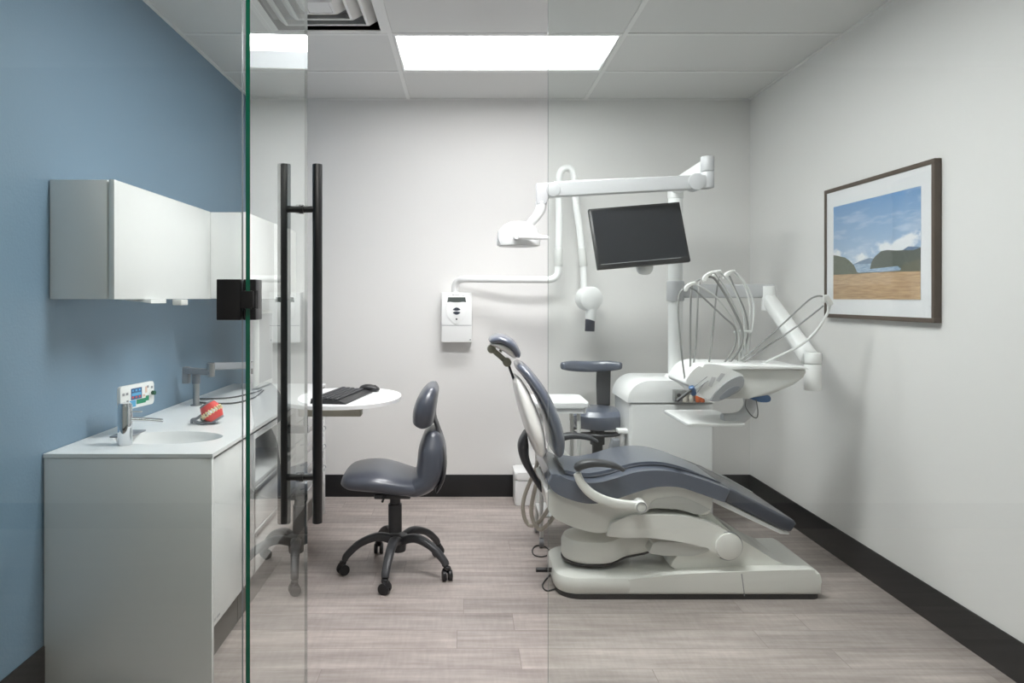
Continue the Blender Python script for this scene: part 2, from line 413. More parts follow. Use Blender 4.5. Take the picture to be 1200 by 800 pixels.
# ladder pull on both faces
def D(a, c, z): return DM @ Vector((a, c, z))
ha = .635; hz0, hz1 = Z(613, 2.34), Z(192, 2.34); zb0, zb1 = Z(559, 2.34), Z(245, 2.34)
off = .058; hr = .0165
hd = MB()
hd.cyl(D(ha, GT/2-off, hz0), D(ha, GT/2-off, hz1), hr, n=28, bev=.002); left_pull = hd.build('pull_bar', M_blk, door)
MB().cyl(D(ha, GT/2+off, hz0), D(ha, GT/2+off, hz1), hr, n=28, bev=.002).build('pull_bar', M_blk, door)
for zz in (zb0, zb1):
    b = MB(); b.cyl(D(ha, GT/2-off, zz), D(ha, GT/2+off, zz), .0115, n=20)
    b.cyl(D(ha, GT/2-.012, zz), D(ha, GT/2+.012, zz), .0155, n=20); b.build('standoff', M_blk, door)
# glass to glass hinge
hz = Z(351, 1.70)
for zc_ in (hz, .25):
    b = MB()
    xa, xb = X(254.5, 1.70), X(282.6, 1.70)
    b.box((xa, GY-.014, zc_-.0495), (xb, GY-.0005, zc_+.0495), .002)
    b.box((xa, GY+GT+.0005, zc_-.0495), (xb, GY+GT+.014, zc_+.0495), .002)
    b.box((xb-.006, GY-.012, zc_-.021), (X(297, 1.70), GY-.0015, zc_+.021), .0015)
    b.build('hinge_plate', M_blk, door)
    b = MB()
    for c0, c1 in ((-.0045, -.0006), (GT+.0006, GT+.0145)):
        b.box((-.003, c0, zc_+.022), (.055, c1, zc_+.0495), .001)
        b.box((-.003, c0, zc_-.0495), (.055, c1, zc_-.022), .001)
        b.box((.012, c0, zc_-.023), (.055, c1, zc_+.023), .001)
    bmesh.ops.transform(b.bm, matrix=DM, verts=b.bm.verts[:])
    b.cyl(D(.004, GT+.009, zc_-.021), D(.004, GT+.009, zc_+.021), .006, n=14)
    b.build('hinge_leaf', M_blk, door)

# ---------------------------------------------------------------- left run: cabinets and worktop
CT = .825; CF = -.884; C0, C1 = 2.45, 4.455; WX = XL+.004
kz = .20; cz = CT-.016
d_a, d_b, d_c = 2.475, 2.962, 3.70
# end cabinet (below the basin)
t = thing('base_cabinet', 'white gloss base cabinet with tall side panel at the near end of the counter', 'cabinet', (WX, C0, 0), 'base cabinets under the counter')
MB().box((WX, C0, 0), (CF, C0+.022, cz), .0015).build('end_panel', M_white, t)
b = MB(); b.box((WX, C0+.022, kz), (CF-.03, d_b-.004, kz+.018)); b.box((WX, C0+.022, kz), (WX+.012, d_b-.004, cz-.03))
b.box((WX, d_b-.02, kz), (CF-.03, d_b-.004, cz-.03)); b.box((WX+.02, C0+.022, cz-.15), (CF-.03, C0+.03, cz-.01)); b.build('carcass', M_white, t)
dr = MB().box((CF-.026, C0+.026, kz), (CF-.006, d_b-.004, cz-.012), .002).build('cabinet_door', M_white, t)
b = MB()   # small printed maker's mark low on the door
for k, (dy, hh) in enumerate(((0, .012), (.010, .009), (.019, .009), (.032, .006), (.038, .006), (.045, .006), (.053, .006), (.060, .006))):
    b.box((CF-.0062, C0+.034+dy, kz+.018), (CF-.0054, C0+.040+dy*1.0, kz+.018+hh*.35)); b.box((CF-.0062, C0+.034+dy, kz+.018+hh*.6), (CF-.0054, C0+.038+dy, kz+.018+hh))
b.build('printed_mark', M_greyp, dr)
MB().box((WX, C0+.022, 0), (CF-.075, d_b-.004, kz-.002)).build('toe_kick', M_kick, t)
# open compartment cabinet with two drawers
t = thing('base_cabinet', 'white base cabinet with a dark open compartment above drawers, middle of the counter', 'cabinet', (WX, d_b, 0), 'base cabinets under the counter')
b = MB(); nz0, nz1 = .585, .765
b.box((WX, d_b, kz), (CF-.006, d_b+.02, cz-.012)); b.box((WX, d_c-.02, kz), (CF-.006, d_c-.003, cz-.012))
b.box((WX, d_b+.02, kz), (CF-.03, d_c-.02, kz+.018)); b.box((WX, d_b+.02, nz0-.02), (CF-.006, d_c-.02, nz0), .001)
b.box((WX, d_b+.02, nz1+.005), (CF-.006, d_c-.02, cz-.012)); b.build('carcass', M_white, t)
MB().box((WX, d_b+.02, nz0), (WX+.2, d_c-.02, nz1+.005)).build('back_panel', M_inner, t, label='dark grey compartment back')
MB().box((WX+.2, d_b+.0205, nz0+.001), (CF-.02, d_b+.028, nz1+.004)).build('side_lining', M_inner, t)
for z0, z1 in ((kz, .375), (.381, .561)):
    d = MB().box((CF-.026, d_b+.003, z0), (CF-.006, d_c-.006, z1), .002).build('drawer', M_white, t)
    b = MB(); b.box((CF-.008, d_b+.01, z1-.022), (CF+.004, d_c-.012, z1-.006), .002); b.build('drawer_pull', M_alu, d)
MB().box((WX, d_b, 0), (CF-.075, d_c, kz-.002)).build('toe_kick', M_kick, t)
# drawer stack with hooked pulls
t = thing('base_cabinet', 'white base cabinet of four shallow drawers with curved pulls beneath the round desk top', 'cabinet', (WX, d_c, 0), 'base cabinets under the counter')
b = MB(); b.box((WX, d_c, kz), (CF-.03, C1-.022, cz-.012)); b.build('carcass', M_white, t)
MB().box((WX, C1-.02, 0), (CF, C1, cz), .0015).build('end_panel', M_white, t)
zz = [kz, .36, .49, .6, .70, .805]
for k in range(5):
    d = MB().box((CF-.026, d_c+.003, zz[k]+.002), (CF-.006, C1-.024, zz[k+1]-.003), .002).build('drawer', M_white, t)
    b = MB(); zt = zz[k+1]-.03
    for yy in (d_c+.10, C1-.12): b.tube([(CF-.008, yy, zt), (CF+.018, yy, zt+.004), (CF+.026, yy, zt-.012), (CF+.012, yy, zt-.022)], .004, 8)
    b.cyl((CF+.026, d_c+.10, zt-.012), (CF+.026, C1-.12, zt-.012), .004, n=10); b.build('drawer_pull', M_chrome, d)
MB().box((WX, d_c, 0), (CF-.075, C1-.022, kz-.002)).build('toe_kick', M_kick, t)
# worktop with an integrated oval basin
def P3(px, py): d = (EYE-CT)*F/(py-VY); return Vector((X(px, d), d, CT))
t = thing('worktop', 'long thin white worktop running along the blue wall with a moulded oval basin', 'worktop', (WX, C0, CT))
bc = Vector((-1.155, 2.735, CT)); ra, rb = .208, .128
def worktop():
    bm = bmesh.new(); n = 64
    x0, x1, y0, y1 = WX, CF+.004, C0-.004, C1
    def border(a):
        c, s = math.cos(a), math.sin(a)
        # the ray from the basin centre to the worktop's border
        ts = []
        if c > 1e-6: ts.append((x1-bc.x)/c)
        if c < -1e-6: ts.append((x0-bc.x)/c)
        if s > 1e-6: ts.append((y1-bc.y)/s)
        if s < -1e-6: ts.append((y0-bc.y)/s)
        t_ = min(ts); return Vector((bc.x+c*t_, bc.y+s*t_, CT))
    angs = [2*PI*k/n for k in range(n)]
    for cx_, cy_ in ((x0, y0), (x1, y0), (x1, y1), (x0, y1)): angs.append(math.atan2(cy_-bc.y, cx_-bc.x) % (2*PI))
    angs = sorted(set(round(a, 6) for a in angs)); n = len(angs)
    outer = [border(a) for a in angs]
    prof = [(1.0, 0), (.985, -.004), (.96, -.02), (.9, -.05), (.75, -.085), (.45, -.102), (.12, -.106)]
    R = [[bm.verts.new(p) for p in outer]]
    for f, dz in prof: R.append([bm.verts.new((bc.x+ra*f*math.cos(a), bc.y+rb*f*math.sin(a), CT+dz)) for a in angs])
    low = [bm.verts.new(p-Vector((0, 0, .014))) for p in outer]
    for i in range(len(R)-1):
        for j in range(n): bm.faces.new((R[i][j], R[i][(j+1) % n], R[i+1][(j+1) % n], R[i+1][j]))
    bm.faces.new(R[-1])
    for j in range(n): bm.faces.new((low[j], low[(j+1) % n], R[0][(j+1) % n], R[0][j]))
    under = [bm.verts.new((bc.x+ra*1.02*math.cos(a), bc.y+rb*1.02*math.sin(a), CT-.014)) for a in angs]
    for j in range(n): bm.faces.new((under[j], under[(j+1) % n], low[(j+1) % n], low[j]))
    bmesh.ops.recalc_face_normals(bm, faces=bm.faces[:]); return bm
# slab (flat part) and bowl as two parts
full = worktop()
slab = MB(); slab.merge(full); slab.build('worktop_slab', M_top, t, ang=30)
b = MB(); b.cyl((bc.x, bc.y, CT-.1065), (bc.x, bc.y, CT-.1035), .018, n=20); b.build('drain', M_chrome, t)

# faucet
fd = 2.60; fx = X(146.5, fd)
t = thing('faucet', 'chrome cylindrical mixer faucet beside the oval basin', 'faucet', (fx, fd, CT))
b = MB(); b.cyl((fx, fd, CT), (fx, fd, Z(474, fd)), .0255, n=32, bev=.0015); b.build('body', M_chrome, t)
b = MB(); b.sweep([(fx+.01, fd+.005, CT+.095), (fx+.06, fd+.03, CT+.088), (fx+.118, fd+.055, CT+.078)], [.013, .012, .011], [.009, .008, .008], side=(-.4, .9, 0), cap=.004); b.build('spout', M_chrome, t)
b = MB(); b.sweep([(fx, fd, Z(474, fd)+.0005), (fx, fd, Z(474, fd)+.006)], .021, .021, n=24); b.sweep([(fx-.004, fd, CT+.126), (fx+.055, fd+.02, CT+.119)], .008, .003, side=(-.3, .95, 0), cap=.002); b.build('lever', M_chrome, t)

# framed instruction card on the blue wall side, leaning on its stand
def quadmap(o, ux, uy, nn):
    def g(a, c, h=0): return o+ux*a+uy*c+nn*h
    return g
o_ = P(139.5, 480, 2.72); o_.x = X(140, 2.72)
BL_ = P(141, 482, 2.72); BR_ = P(180.5, 471, 2.93); TL_ = P(141, 453.5, 2.72)
ux = (BR_-BL_); wid = ux.length; ux.normalize(); uy = Vector((0, 0, 1)); hgt = (TL_-BL_).length; nn = ux.cross(uy).normalized()
if nn.x < 0: nn = -nn
MM = Matrix((( ux.x, nn.x, 0, BL_.x), (ux.y, nn.y, 0, BL_.y), (0, 0, 1, BL_.z), (0, 0, 0, 1)))
t = thing('control_panel', 'small white touch panel with a blue and green printed display behind the faucet', 'control panel', BL_)
b = MB()
def rrect(x0, y0, x1, y1, r, n=5):
    pts = []
    for cx_, cy_, a0 in ((x1-r, y0+r, -PI/2), (x1-r, y1-r, 0), (x0+r, y1-r, PI/2), (x0+r, y0+r, PI)):
        for k in range(n+1): a = a0+PI/2*k/n; pts.append((cx_+r*math.cos(a), cy_+r*math.sin(a)))
    return pts
b.prism(rrect(0, 0, wid, hgt, .012), -.014, 0, .002, 2, 'y', MM); b.build('housing', M_plastic, t)
b = MB()
def patch(x0, y0, x1, y1, mi, h=.0006):
    b.mi = mi; b.box((x0*wid, 0, y0*hgt), (x1*wid, h, y1*hgt), M=MM)
patch(.30, .36, .62, .84, 0); patch(.26, .06, .44, .34, 1); patch(.46, .14, .74, .34, 2); patch(.74, .2, .84, .42, 2)
for k in range(3):
    patch(.33+.1*k, .42, .38+.1*k, .50, 3, .0008); patch(.33+.1*k, .70, .38+.1*k, .78, 1, .0008)
patch(.32, .52, .60, .64, 1, .0008)
for xx, yy in ((.1, .30), (.2, .34), (.09, .66), (.19, .66), (.80, .8), (.93, .74)): patch(xx-.03, yy-.05, xx+.03, yy+.05, 4)
patch(.72, .55, .78, .82, 5); patch(.65, .4, .72, .5, 5)
b.build('printed_display', [M_bluep, mat('light_blue_print', (92, 170, 214), .4), mat('green_print', (40, 140, 104), .4), M_gum, M_greyp, mat('peach_print', (226, 196, 180), .4)], t)
b = MB(); gk = MM @ Vector((.92*wid, .004, .5*hgt)); b.cyl(gk, gk+nn*.012, .009, n=16); b.build('knob', mat('dark_green_plastic', (24, 84, 60), .4), t)
b = MB(); q0 = MM @ Vector((wid*.35, -.02, 0)); b.tube([q0+Vector((0, 0, .04)), Vector((q0.x, q0.y, CT+.012)), Vector((q0.x, q0.y, CT+.001))], .009, 12)
b.box((q0.x-.04, q0.y-.07, CT), (q0.x+.04, q0.y+.07, CT+.006), .002); b.build('stand', M_alug, t)

# dental typodont
tc = P3(243, 497); tc.y += .02
t = thing('dental_model', 'pink and red dental teeth model with grey hinge lying on the counter behind the basin', 'dental model', tc)
R_ = Matrix.Translation(tc+Vector((0.004, 0, .043))) @ Matrix.Rotation(math.radians(8), 4, 'Y') @ Matrix.Rotation(math.radians(-20), 4, 'Z') @ Matrix.Rotation(math.radians(-28), 4, 'Y')
def arch(b, z0, z1, r0, r1, M):
    n = 22; rings = []
    for k in range(n+1):
        a = -2.1+4.2*k/n
        c = Vector((math.cos(a), math.sin(a)))
        ring = []
        q0, q1 = (1, .76) if z0 > 0 else (.76, 1)
        for (r, z) in ((r0, z0), (r1*q0, z0), (r1*q1, z1), (r0, z1)):
            ring.append(M @ Vector((c.x*r*1.15, c.y*r, z)))
        rings.append(ring)
    b.rings(rings)
R_ = Matrix.Translation(tc+Vector((0.012, 0, .050))) @ Matrix.Rotation(math.radians(-33), 4, 'Y') @ Matrix.Rotation(math.radians(-46), 4, 'Z') @ Matrix.Scale(1.3, 4)
b = MB(); arch(b, .006, .028, .014, .034, R_); b.build('upper_gum', M_gum, t)
b = MB(); arch(b, -.028, -.006, .014, .034, R_); b.build('lower_gum', M_gum, t)
b = MB()
for sgn in (1, -1):
    for k in range(13):
        a = -1.9+3.8*k/12; p = R_ @ Vector((math.cos(a)*.0335*1.12, math.sin(a)*.0335, sgn*.0045))
        b.sphere(p, .0047, (1, 1, 1.35), 8)
b.build('teeth', M_tooth, t)
b = MB(); b.mi = 0
Rt = R_
for z0, z1 in ((.028, .034), (-.034, -.028)):
    b.prism([(r*math.cos(a)*1.1, r*math.sin(a)) for r, a in [(.025, PI*2*k/20) for k in range(20)]], z0, z1, .001, 1, 'z', Rt)
b.build('mounting_plate', M_alug, t)
b = MB(); b.tube([Rt @ Vector((-.034, 0, .03)), Rt @ Vector((-.056, .004, .012)), Rt @ Vector((-.056, .004, -.014)), Rt @ Vector((-.034, 0, -.03))], .008, 10)
hg = Rt @ Vector((-.056, .004, 0)); b.tube([hg, hg+Vector((-.012, 0, -.012)), Vector((hg.x-.022, hg.y, CT+.003))], .004, 8)
b.tube([tc+Vector((-.018, -.015, .045)), tc+Vector((-.045, -.02, .026)), tc+Vector((-.066, -.02, .020)), tc+Vector((-.068, -.02, .0045))], .006, 10)
b.tube([tc+Vector((-.066, -.02, .022)), tc+Vector((-.035, -.028, .008)), tc+Vector((.0, -.03, .0075)), tc+Vector((.035, -.02, .010))], .0065, 10)
b.tube([Rt @ Vector((-.05, -.012, 0)), Vector((tc.x-.03, tc.y-.01, CT+.02)), Vector((tc.x+.0, tc.y-.012, CT+.004)), Vector((tc.x+.03, tc.y, CT+.006))], .005, 8)
b.build('hinge', M_alug, t)

# articulated monitor arm on the counter
pb = P3(230, 475); d0 = pb.y
t = thing('monitor_arm', 'grey articulated metal monitor arm clamped to the counter by the blue wall', 'monitor arm', pb)
b = MB(); b.cyl(pb, pb+Vector((0, 0, .006)), .028, n=28, bev=.001); b.build('base_plate', M_alu, t)
b = MB(); b.cyl(pb+Vector((0, 0, .006)), Vector((pb.x, pb.y, Z(447, d0))), .0155, n=24); b.build('post', M_alu, t)
b = MB(); z1, z0 = Z(429.5, d0), Z(449, d0)
b.box((X(215, d0), d0-.02, z0), (X(222, d0), d0+.02, z1), .003); b.cyl((pb.x, d0, z0), (pb.x, d0, z1-.012), .020, n=24)
e1 = P(247, 436, d0-.05)
b.sweep([(X(216, d0), d0, z1-.018), (e1.x, e1.y, e1.z)], .02, .0155, side=(0, 1, .0), e=6, n=20); b.build('lower_arm', M_alug, t)
b = MB(); b.cyl(e1+Vector((0, 0, -.022)), e1+Vector((0, 0, .045)), .019, n=24); b.build('elbow', M_alu, t)
e2 = Vector((-1.262, 4.19, Z(428, 4.19)))
d2 = (e2-e1); sd = Vector((0, 0, 1)).cross(d2).normalized()
b = MB(); b.sweep([e1+Vector((0, 0, .03)), e2], .02, .019, side=sd, e=6, n=20); b.build('upper_arm', M_alug, t)
b = MB(); b.cyl(e2+Vector((0, 0, -.05)), e2+Vector((0, 0, .025)), .016, n=20); b.build('tilt_head', M_blk, t)
# computer monitor seen edge-on
t = thing('computer_monitor', 'grey computer monitor seen nearly edge-on at the far end of the counter', 'monitor', (-1.215, 4.25, CT))
b = MB(); b.box((-1.245, 4.12, CT+.012), (-1.212, 4.43, CT+.47), .006); b.build('casing', M_shell, t)
b = MB(); b.box((-1.2125, 4.14, CT+.04), (-1.2105, 4.41, CT+.45)); b.build('screen', M_greyp, t)
# cables on the counter
for pts, lb in (([(228, 468), (250, 468), (275, 466), (300, 460), (307, 457)], 'dark cable crossing the counter to the monitor, upper of two'),
                ([(231, 472), (250, 473.5), (275, 473), (297, 467), (309, 458)], 'dark cable looping along the counter to the monitor, lower of two')):
    b = MB(); b.tube([P3(*p)+Vector((0, 0, .0045)) for p in pts], .004, 8); tag(b.build('cable', M_cable), lb, 'cable')

# wall cabinets
UX = -1.242; uz0, uz1 = 1.366, 1.790; u0, u1 = 2.485, 3.43
t = thing('wall_cabinet', 'white gloss shallow wall cabinet on the blue wall above the basin', 'cabinet', (WX, u0, uz0), 'white wall cabinets')
MB().box((WX, u0, uz0), (UX-.027, u1-.002, uz1), .0015).build('carcass', M_white, t)
MB().box((UX-.020, u0-.001, uz0-.001), (UX, u1-.002, uz1+.001), .002).build('cabinet_door', M_white, t)
u2 = 4.45; UX2 = -1.07
t = thing('wall_cabinet', 'deeper white wall cabinet further along, starting behind the door hinge', 'cabinet', (WX, u1, uz0), 'white wall cabinets')
MB().box((WX, u1, uz0), (UX2-.022, u2, uz1), .0015).build('carcass', M_white, t)
ym = (u1+u2)/2
for y0, y1 in ((u1, ym-.0015), (ym+.0015, u2)): MB().box((UX2-.020, y0, uz0-.001), (UX2, y1, uz1+.001), .002).build('cabinet_door', M_white, t)
# small fittings under the cabinets
b = MB(); 
b.prism([(X(142, 2.75), 0), (X(181, 2.75), -.016), (X(181, 2.75), 0)], 2.72, 2.86, .002, 2, 'y', Matrix.Translation((0, 0, uz0-.001))); tag(b.build('towel_dispenser', M_plastic), 'slanted white paper dispenser lip beneath the near wall cabinet', 'dispenser')
b = MB(); b.box((X(204, 2.9), 2.88, uz0-.026), (X(215, 2.9), 2.95, uz0-.002), .004); tag(b.build('sensor_box', M_shell), 'small grey box fixed beneath the near wall cabinet, right of the dispenser', 'box')

# ---------------------------------------------------------------- swing-out elliptical desk with keyboard and mouse
TZ = .862; tcx, tcy = -.63, 3.62
t = thing('swing_desk', 'rounded white swing-out desk top overlapping the end of the counter', 'desk', (CF, 3.62, .73))
b = MB(); pts = []
for k in range(48):
    a = 2*PI*k/48; c, s = math.cos(a), math.sin(a)
    pts.append((tcx+.302*math.copysign(abs(c)**.92, c), tcy+.345*math.copysign(abs(s)**.92, s)))
b.prism(pts, TZ-.018, TZ, .006, 3, 'z'); b.build('desk_top', M_top, t)
b = MB(); b.box((X(351, 3.48), 3.45, TZ-.078), (X(424, 3.48), 3.52, TZ-.0185), .006, 3); b.build('support_bar', M_olive2, t)
b = MB(); b.cyl((X(358, 3.48), 3.485, .70), (X(358, 3.48), 3.485, TZ-.078), .011, n=18); b.box((CF-.006, 3.46, .70), (X(358, 3.48)+.008, 3.51, .735), .003); b.build('pivot_post', M_dplast, t)
def PT(px, py, z=TZ): d = (EYE-z)*F/(py-VY); return Vector((X(px, d), d, z))
t = thing('keyboard', 'black ergonomic computer keyboard on the round white desk top', 'keyboard', PT(400, 468))
k0 = PT(376, 473); k1 = PT(405, 474); k2 = PT(433, 461.5); k3 = PT(401, 456)
# oriented box from the seen corners: long side runs k1 -> k2
lx = (k2-k1); kl = .43; lx.normalize(); ly = Vector((-lx.y, lx.x, 0)); ko = k1
KM = Matrix(((lx.x, ly.x, 0, ko.x), (lx.y, ly.y, 0, ko.y), (0, 0, 1, TZ), (0, 0, 0, 1)))
b = MB(); b.prism([(0, .0), (0, .008), (.035, .016), (.175, .024), (.18, .0)], 0, kl, .003, 2, 'x', KM); b.build('keyboard_base', M_bplast, t)
b = MB()
for r in range(5):
    for c in range(17):
        b.box((.012+c*.0242, .045+r*.0255, .0175+r*.0017), (.012+c*.0242+.019, .045+r*.0255+.020, .024+r*.0017), .002, 1, M=KM)
b.build('keys', M_dplast, t)
t = thing('computer_mouse', 'black computer mouse lying at the far end of the keyboard', 'mouse', PT(433, 458))
b = MB(); mc = PT(432, 459.5); mc.y += .03
b.sweep([mc+Vector((-.055, 0, .014)), mc+Vector((-.02, 0, .02)), mc+Vector((.02, 0, .018)), mc+Vector((.055, 0, .01))], [.026, .032, .032, .026], [.013, .0195, .018, .010], cap=.016); b.build('mouse_shell', M_bplast, t)
b = MB(); b.cyl(mc+Vector((.03, -.004, .028)), mc+Vector((.03, .004, .028)), .008, n=14); b.build('wheel', M_dplast, t)

# ---------------------------------------------------------------- operator's chair on castors
def at(px, py, d): return P(px, py, d)
sc = Vector((-.33, 3.516, 0)); DS = 3.516
t = thing('operator_chair', 'charcoal vinyl swivel chair on five castors, empty, beside the round desk top', 'chair', sc)
def S(px, py, dy=0): return Vector((X(px, DS), DS+dy, Z(py, DS)))
b = MB()   # saddle-shaped seat pad
b.sweep([S(404, 560), S(418, 556), S(445, 556), S(475, 562), S(502, 566)], [.15, .205, .225, .20, .15], [.034, .050, .056, .050, .036], cap=.045, e=2.5, n=32); b.build('seat', M_vinyl2, t)
b = MB()   # lower back shell rising from the seat
b.sweep([S(474, 564), S(488, 564), S(501, 556), S(506, 541), S(507, 521), S(507.5, 501)], [.17, .175, .175, .17, .155, .11], [.036, .052, .064, .072, .066, .036], cap=.022, e=2.8, n=32); b.build('lower_back', M_vinyl2, t)
b = MB()
b.sweep([S(496.5, 496), S(498, 480), S(503, 463), S(510, 450)], [.17, .20, .19, .14], [.050, .056, .046, .026], cap=.022, e=2.9, n=32); b.build('upper_back', M_vinyl2, t)
b = MB(); b.sweep([S(512, 572), S(520, 553), S(519.5, 525), S(513, 500), S(509, 487), S(510, 470)], [.10, .13, .12, .06, .08, .09], [.009, .012, .012, .010, .009, .008], cap=.006, e=3); b.build('back_shell', M_dplast, t)
b = MB(); b.box(S(440, 581, -.06), S(482, 575.5, .06), .006); b.cyl(S(452, 578, -.14), S(452, 578, -.05), .006, n=10); b.build('seat_mechanism', M_dplast, t)
b = MB(); b.cyl(S(463, 622), S(463, 590), .034, n=28); b.cyl(S(463, 600), S(463, 579), .026, n=28); b.build('gas_column', M_dplast, t)
b = MB(); b.cyl((sc.x, sc.y, .10), (sc.x, sc.y, .185), .036, .044, n=28, bev=.004); b.build('hub', M_dplast, t)
for k in range(5):
    a = math.radians(46+72*k); dv = Vector((math.cos(a), math.sin(a), 0)); sd = Vector((-dv.y, dv.x, 0))
    b = MB(); b.sweep([sc+dv*.02+Vector((0, 0, .155)), sc+dv*.10+Vector((0, 0, .178)), sc+dv*.19+Vector((0, 0, .150)), sc+dv*.255+Vector((0, 0, .095)), sc+dv*.268+Vector((0, 0, .068))],
                      [.028, .024, .021, .019, .018], [.022, .020, .017, .016, .015], side=sd, e=3, n=20, cap=.006)
    lg = b.build('leg', M_dplast, t)
    cc = sc+dv*.275; b = MB(); ph = a+.9*(k-1.5); wv = Vector((math.cos(ph+PI/2), math.sin(ph+PI/2), 0))
    for s_ in (-1, 1): b.cyl(cc+wv*s_*.005+Vector((0, 0, .026)), cc+wv*s_*.024+Vector((0, 0, .026)), .026, n=24, bev=.003)
    b.sweep([cc+Vector((0, 0, .07)), cc+Vector((0, 0, .05))], .017, .017, n=16, cap=.006)
    b.sweep([cc+Vector((math.cos(ph), math.sin(ph), 0))*.024+Vector((0, 0, .03)), cc+Vector((math.cos(ph), math.sin(ph), 0))*.014+Vector((0, 0, .05)), cc+Vector((0, 0, .058))], .021, .004, side=wv, n=16)
    b.build('castor', M_bplast, lg)

# ---------------------------------------------------------------- assistant stool behind the dental chair
DT = 4.35; hx = X(700, DT)
t = thing('assistant_stool', 'slate blue assistant stool with a T-shaped back support and foot ring behind the dental chair', 'stool', (hx, DT, 0))
def Q(px, py, dy=0): return Vector((X(px, DT), DT+dy, Z(py, DT)))
b = MB(); b.lathe((hx, DT, Z(501, DT)), [(.10, 0), (.155, .012), (.172, .045), (.172, .09), (.15, .118), (.10, .128), (.001, .130)], n=40); b.build('seat', M_vinyl, t)
b = MB(); b.sweep([Q(661.5, 431, .13), Q(675, 432, .18), Q(698, 433, .20), Q(720, 432, .18), Q(734.5, 431, .13)], [.022, .034, .036, .034, .022], [.022, .028, .03, .028, .022], side=(0, 0, 1), e=2.6, cap=.015); b.build('back_support', M_vinyl, t)
b = MB(); b.sweep([Q(713.5, 480, .17), Q(714.5, 455, .20), Q(714.5, 433, .19)], [.042, .046, .046], [.012, .012, .012], side=(1, 0, 0), e=5, cap=.004); b.build('back_stem', M_dplast, t)
b = MB(); n = 40; rr = .155; pts = [Vector((hx+rr*math.cos(2*PI*k/n), DT+rr*math.sin(2*PI*k/n), Z(503, DT)-.01)) for k in range(n+1)]; b.tube(pts, .0095, 10, sm=0)
for k in range(3): a = PI/2+2*PI*k/3; b.tube([(hx, DT, Z(507, DT)), (hx+rr*math.cos(a), DT+rr*math.sin(a), Z(503, DT)-.01)], .008, 8, sm=0)
b.build('foot_ring', M_dplast, t)
b = MB(); b.cyl((hx, DT, .14), (hx, DT, Z(501, DT)), .033, n=24); b.cyl((hx, DT, Z(520, DT)), (hx, DT, Z(500, DT)), .045, n=24); b.build('column', M_dplast, t)
b = MB(); b.cyl((hx, DT, .09), (hx, DT, .15), .045, n=24); b.build('hub', M_dplast, t)
for k in range(5):
    a = math.radians(20+72*k); dv = Vector((math.cos(a), math.sin(a), 0)); sd = Vector((-dv.y, dv.x, 0)); c0 = Vector((hx, DT, 0))
    b = MB(); b.sweep([c0+dv*.02+Vector((0, 0, .12)), c0+dv*.14+Vector((0, 0, .115)), c0+dv*.235+Vector((0, 0, .07))], [.024, .02, .017], .014, side=sd, e=3, cap=.006); lg = b.build('leg', M_dplast, t)
    b = MB(); cc = c0+dv*.235
    for s_ in (-1, 1): b.cyl(cc+dv*s_*.005+Vector((0, 0, .025)), cc+dv*s_*.022+Vector((0, 0, .025)), .025, n=20, bev=.003)
    b.sweep([cc+Vector((0, 0, .06)), cc+Vector((0, 0, .02))], .005, .005, n=10); b.build('castor', M_bplast, lg)

# small white side table between the chairs
t = thing('side_table', 'small white side table with slim legs behind the backrest of the dental chair', 'table', (.55, 4.1, 0))
zt = .80
def TQ(px, py, z=zt): d = (EYE-z)*F/(py-VY); return Vector((X(px, d), d, z))
x0, x1, y0, y1 = .385, .68, 3.80, 4.15
b = MB(); b.prism(rrect(x0, y0, x1, y1, .03), zt-.03, zt, .006, 3, 'z'); b.prism(rrect(x0+.012, y0+.012, x1-.012, y1-.012, .025), zt-.06, zt-.03, .002, 1, 'z'); b.build('table_top', M_plastic, t)
for xx, yy in ((x0+.04, y0+.05), (x1-.05, y0+.05), (x0+.04, y1-.05), (x1-.05, y1-.05)):
    b = MB(); b.cyl((xx, yy, .055), (xx, yy, zt-.06), .011, n=14); lg = b.build('leg', M_shell, t)
    b = MB(); b.cyl((xx-.012, yy, .025), (xx+.012, yy, .025), .025, n=18, bev=.003); b.cyl((xx, yy, .03), (xx, yy, .06), .006, n=8); b.build('castor', M_greyp, lg)
b = MB(); b.box((x0+.03, y0+.04, .16), (x1-.04, y1-.04, .172), .003); b.build('lower_shelf', M_shell, t)

# ---------------------------------------------------------------- dental chair
NEAR, MID, FAR = 3.16, 3.42, 3.68
t = dc = thing('dental_chair', 'reclining dental patient chair with slate blue upholstery on a long white base', 'dental chair', (X(650, NEAR), MID, 0))
def N(px, py): return (X(px, NEAR), Z(py, NEAR))
def loop(pts, n=5): return [(v.x, v.y) for v in spline([(p[0], p[1], 0) for p in pts], n, True)]
def openl(pts, n=5): return [(v.x, v.y) for v in spline([(p[0], p[1], 0) for p in pts], n)]
B0, B1 = 3.175, 3.60      # base depth
def NB(px, py): return (X(px, B0), Z(py, B0))
# plinth
b = MB()
def plan(x0, x1, y0, y1, rl, rr):
    pts = []
    for cx_, cy_, a0, r in ((x1-rr, y0+rr, -PI/2, rr), (x1-rr, y1-rr, 0, rr), (x0+rl, y1-rl, PI/2, rl), (x0+rl, y0+rl, PI, rl)):
        for k in range(9): a = a0+PI/2*k/8; pts.append((cx_+r*math.cos(a), cy_+r*math.sin(a)))
    return pts
bx0, bx1 = X(651, B0), X(963.5, B0)
b.prism(plan(bx0+.015, bx1-.004, B0+.006, B1-.006, .10, .03), 0, .022, .002, 1, 'z'); b.build('plinth', M_bplast, t, label='black base plinth')
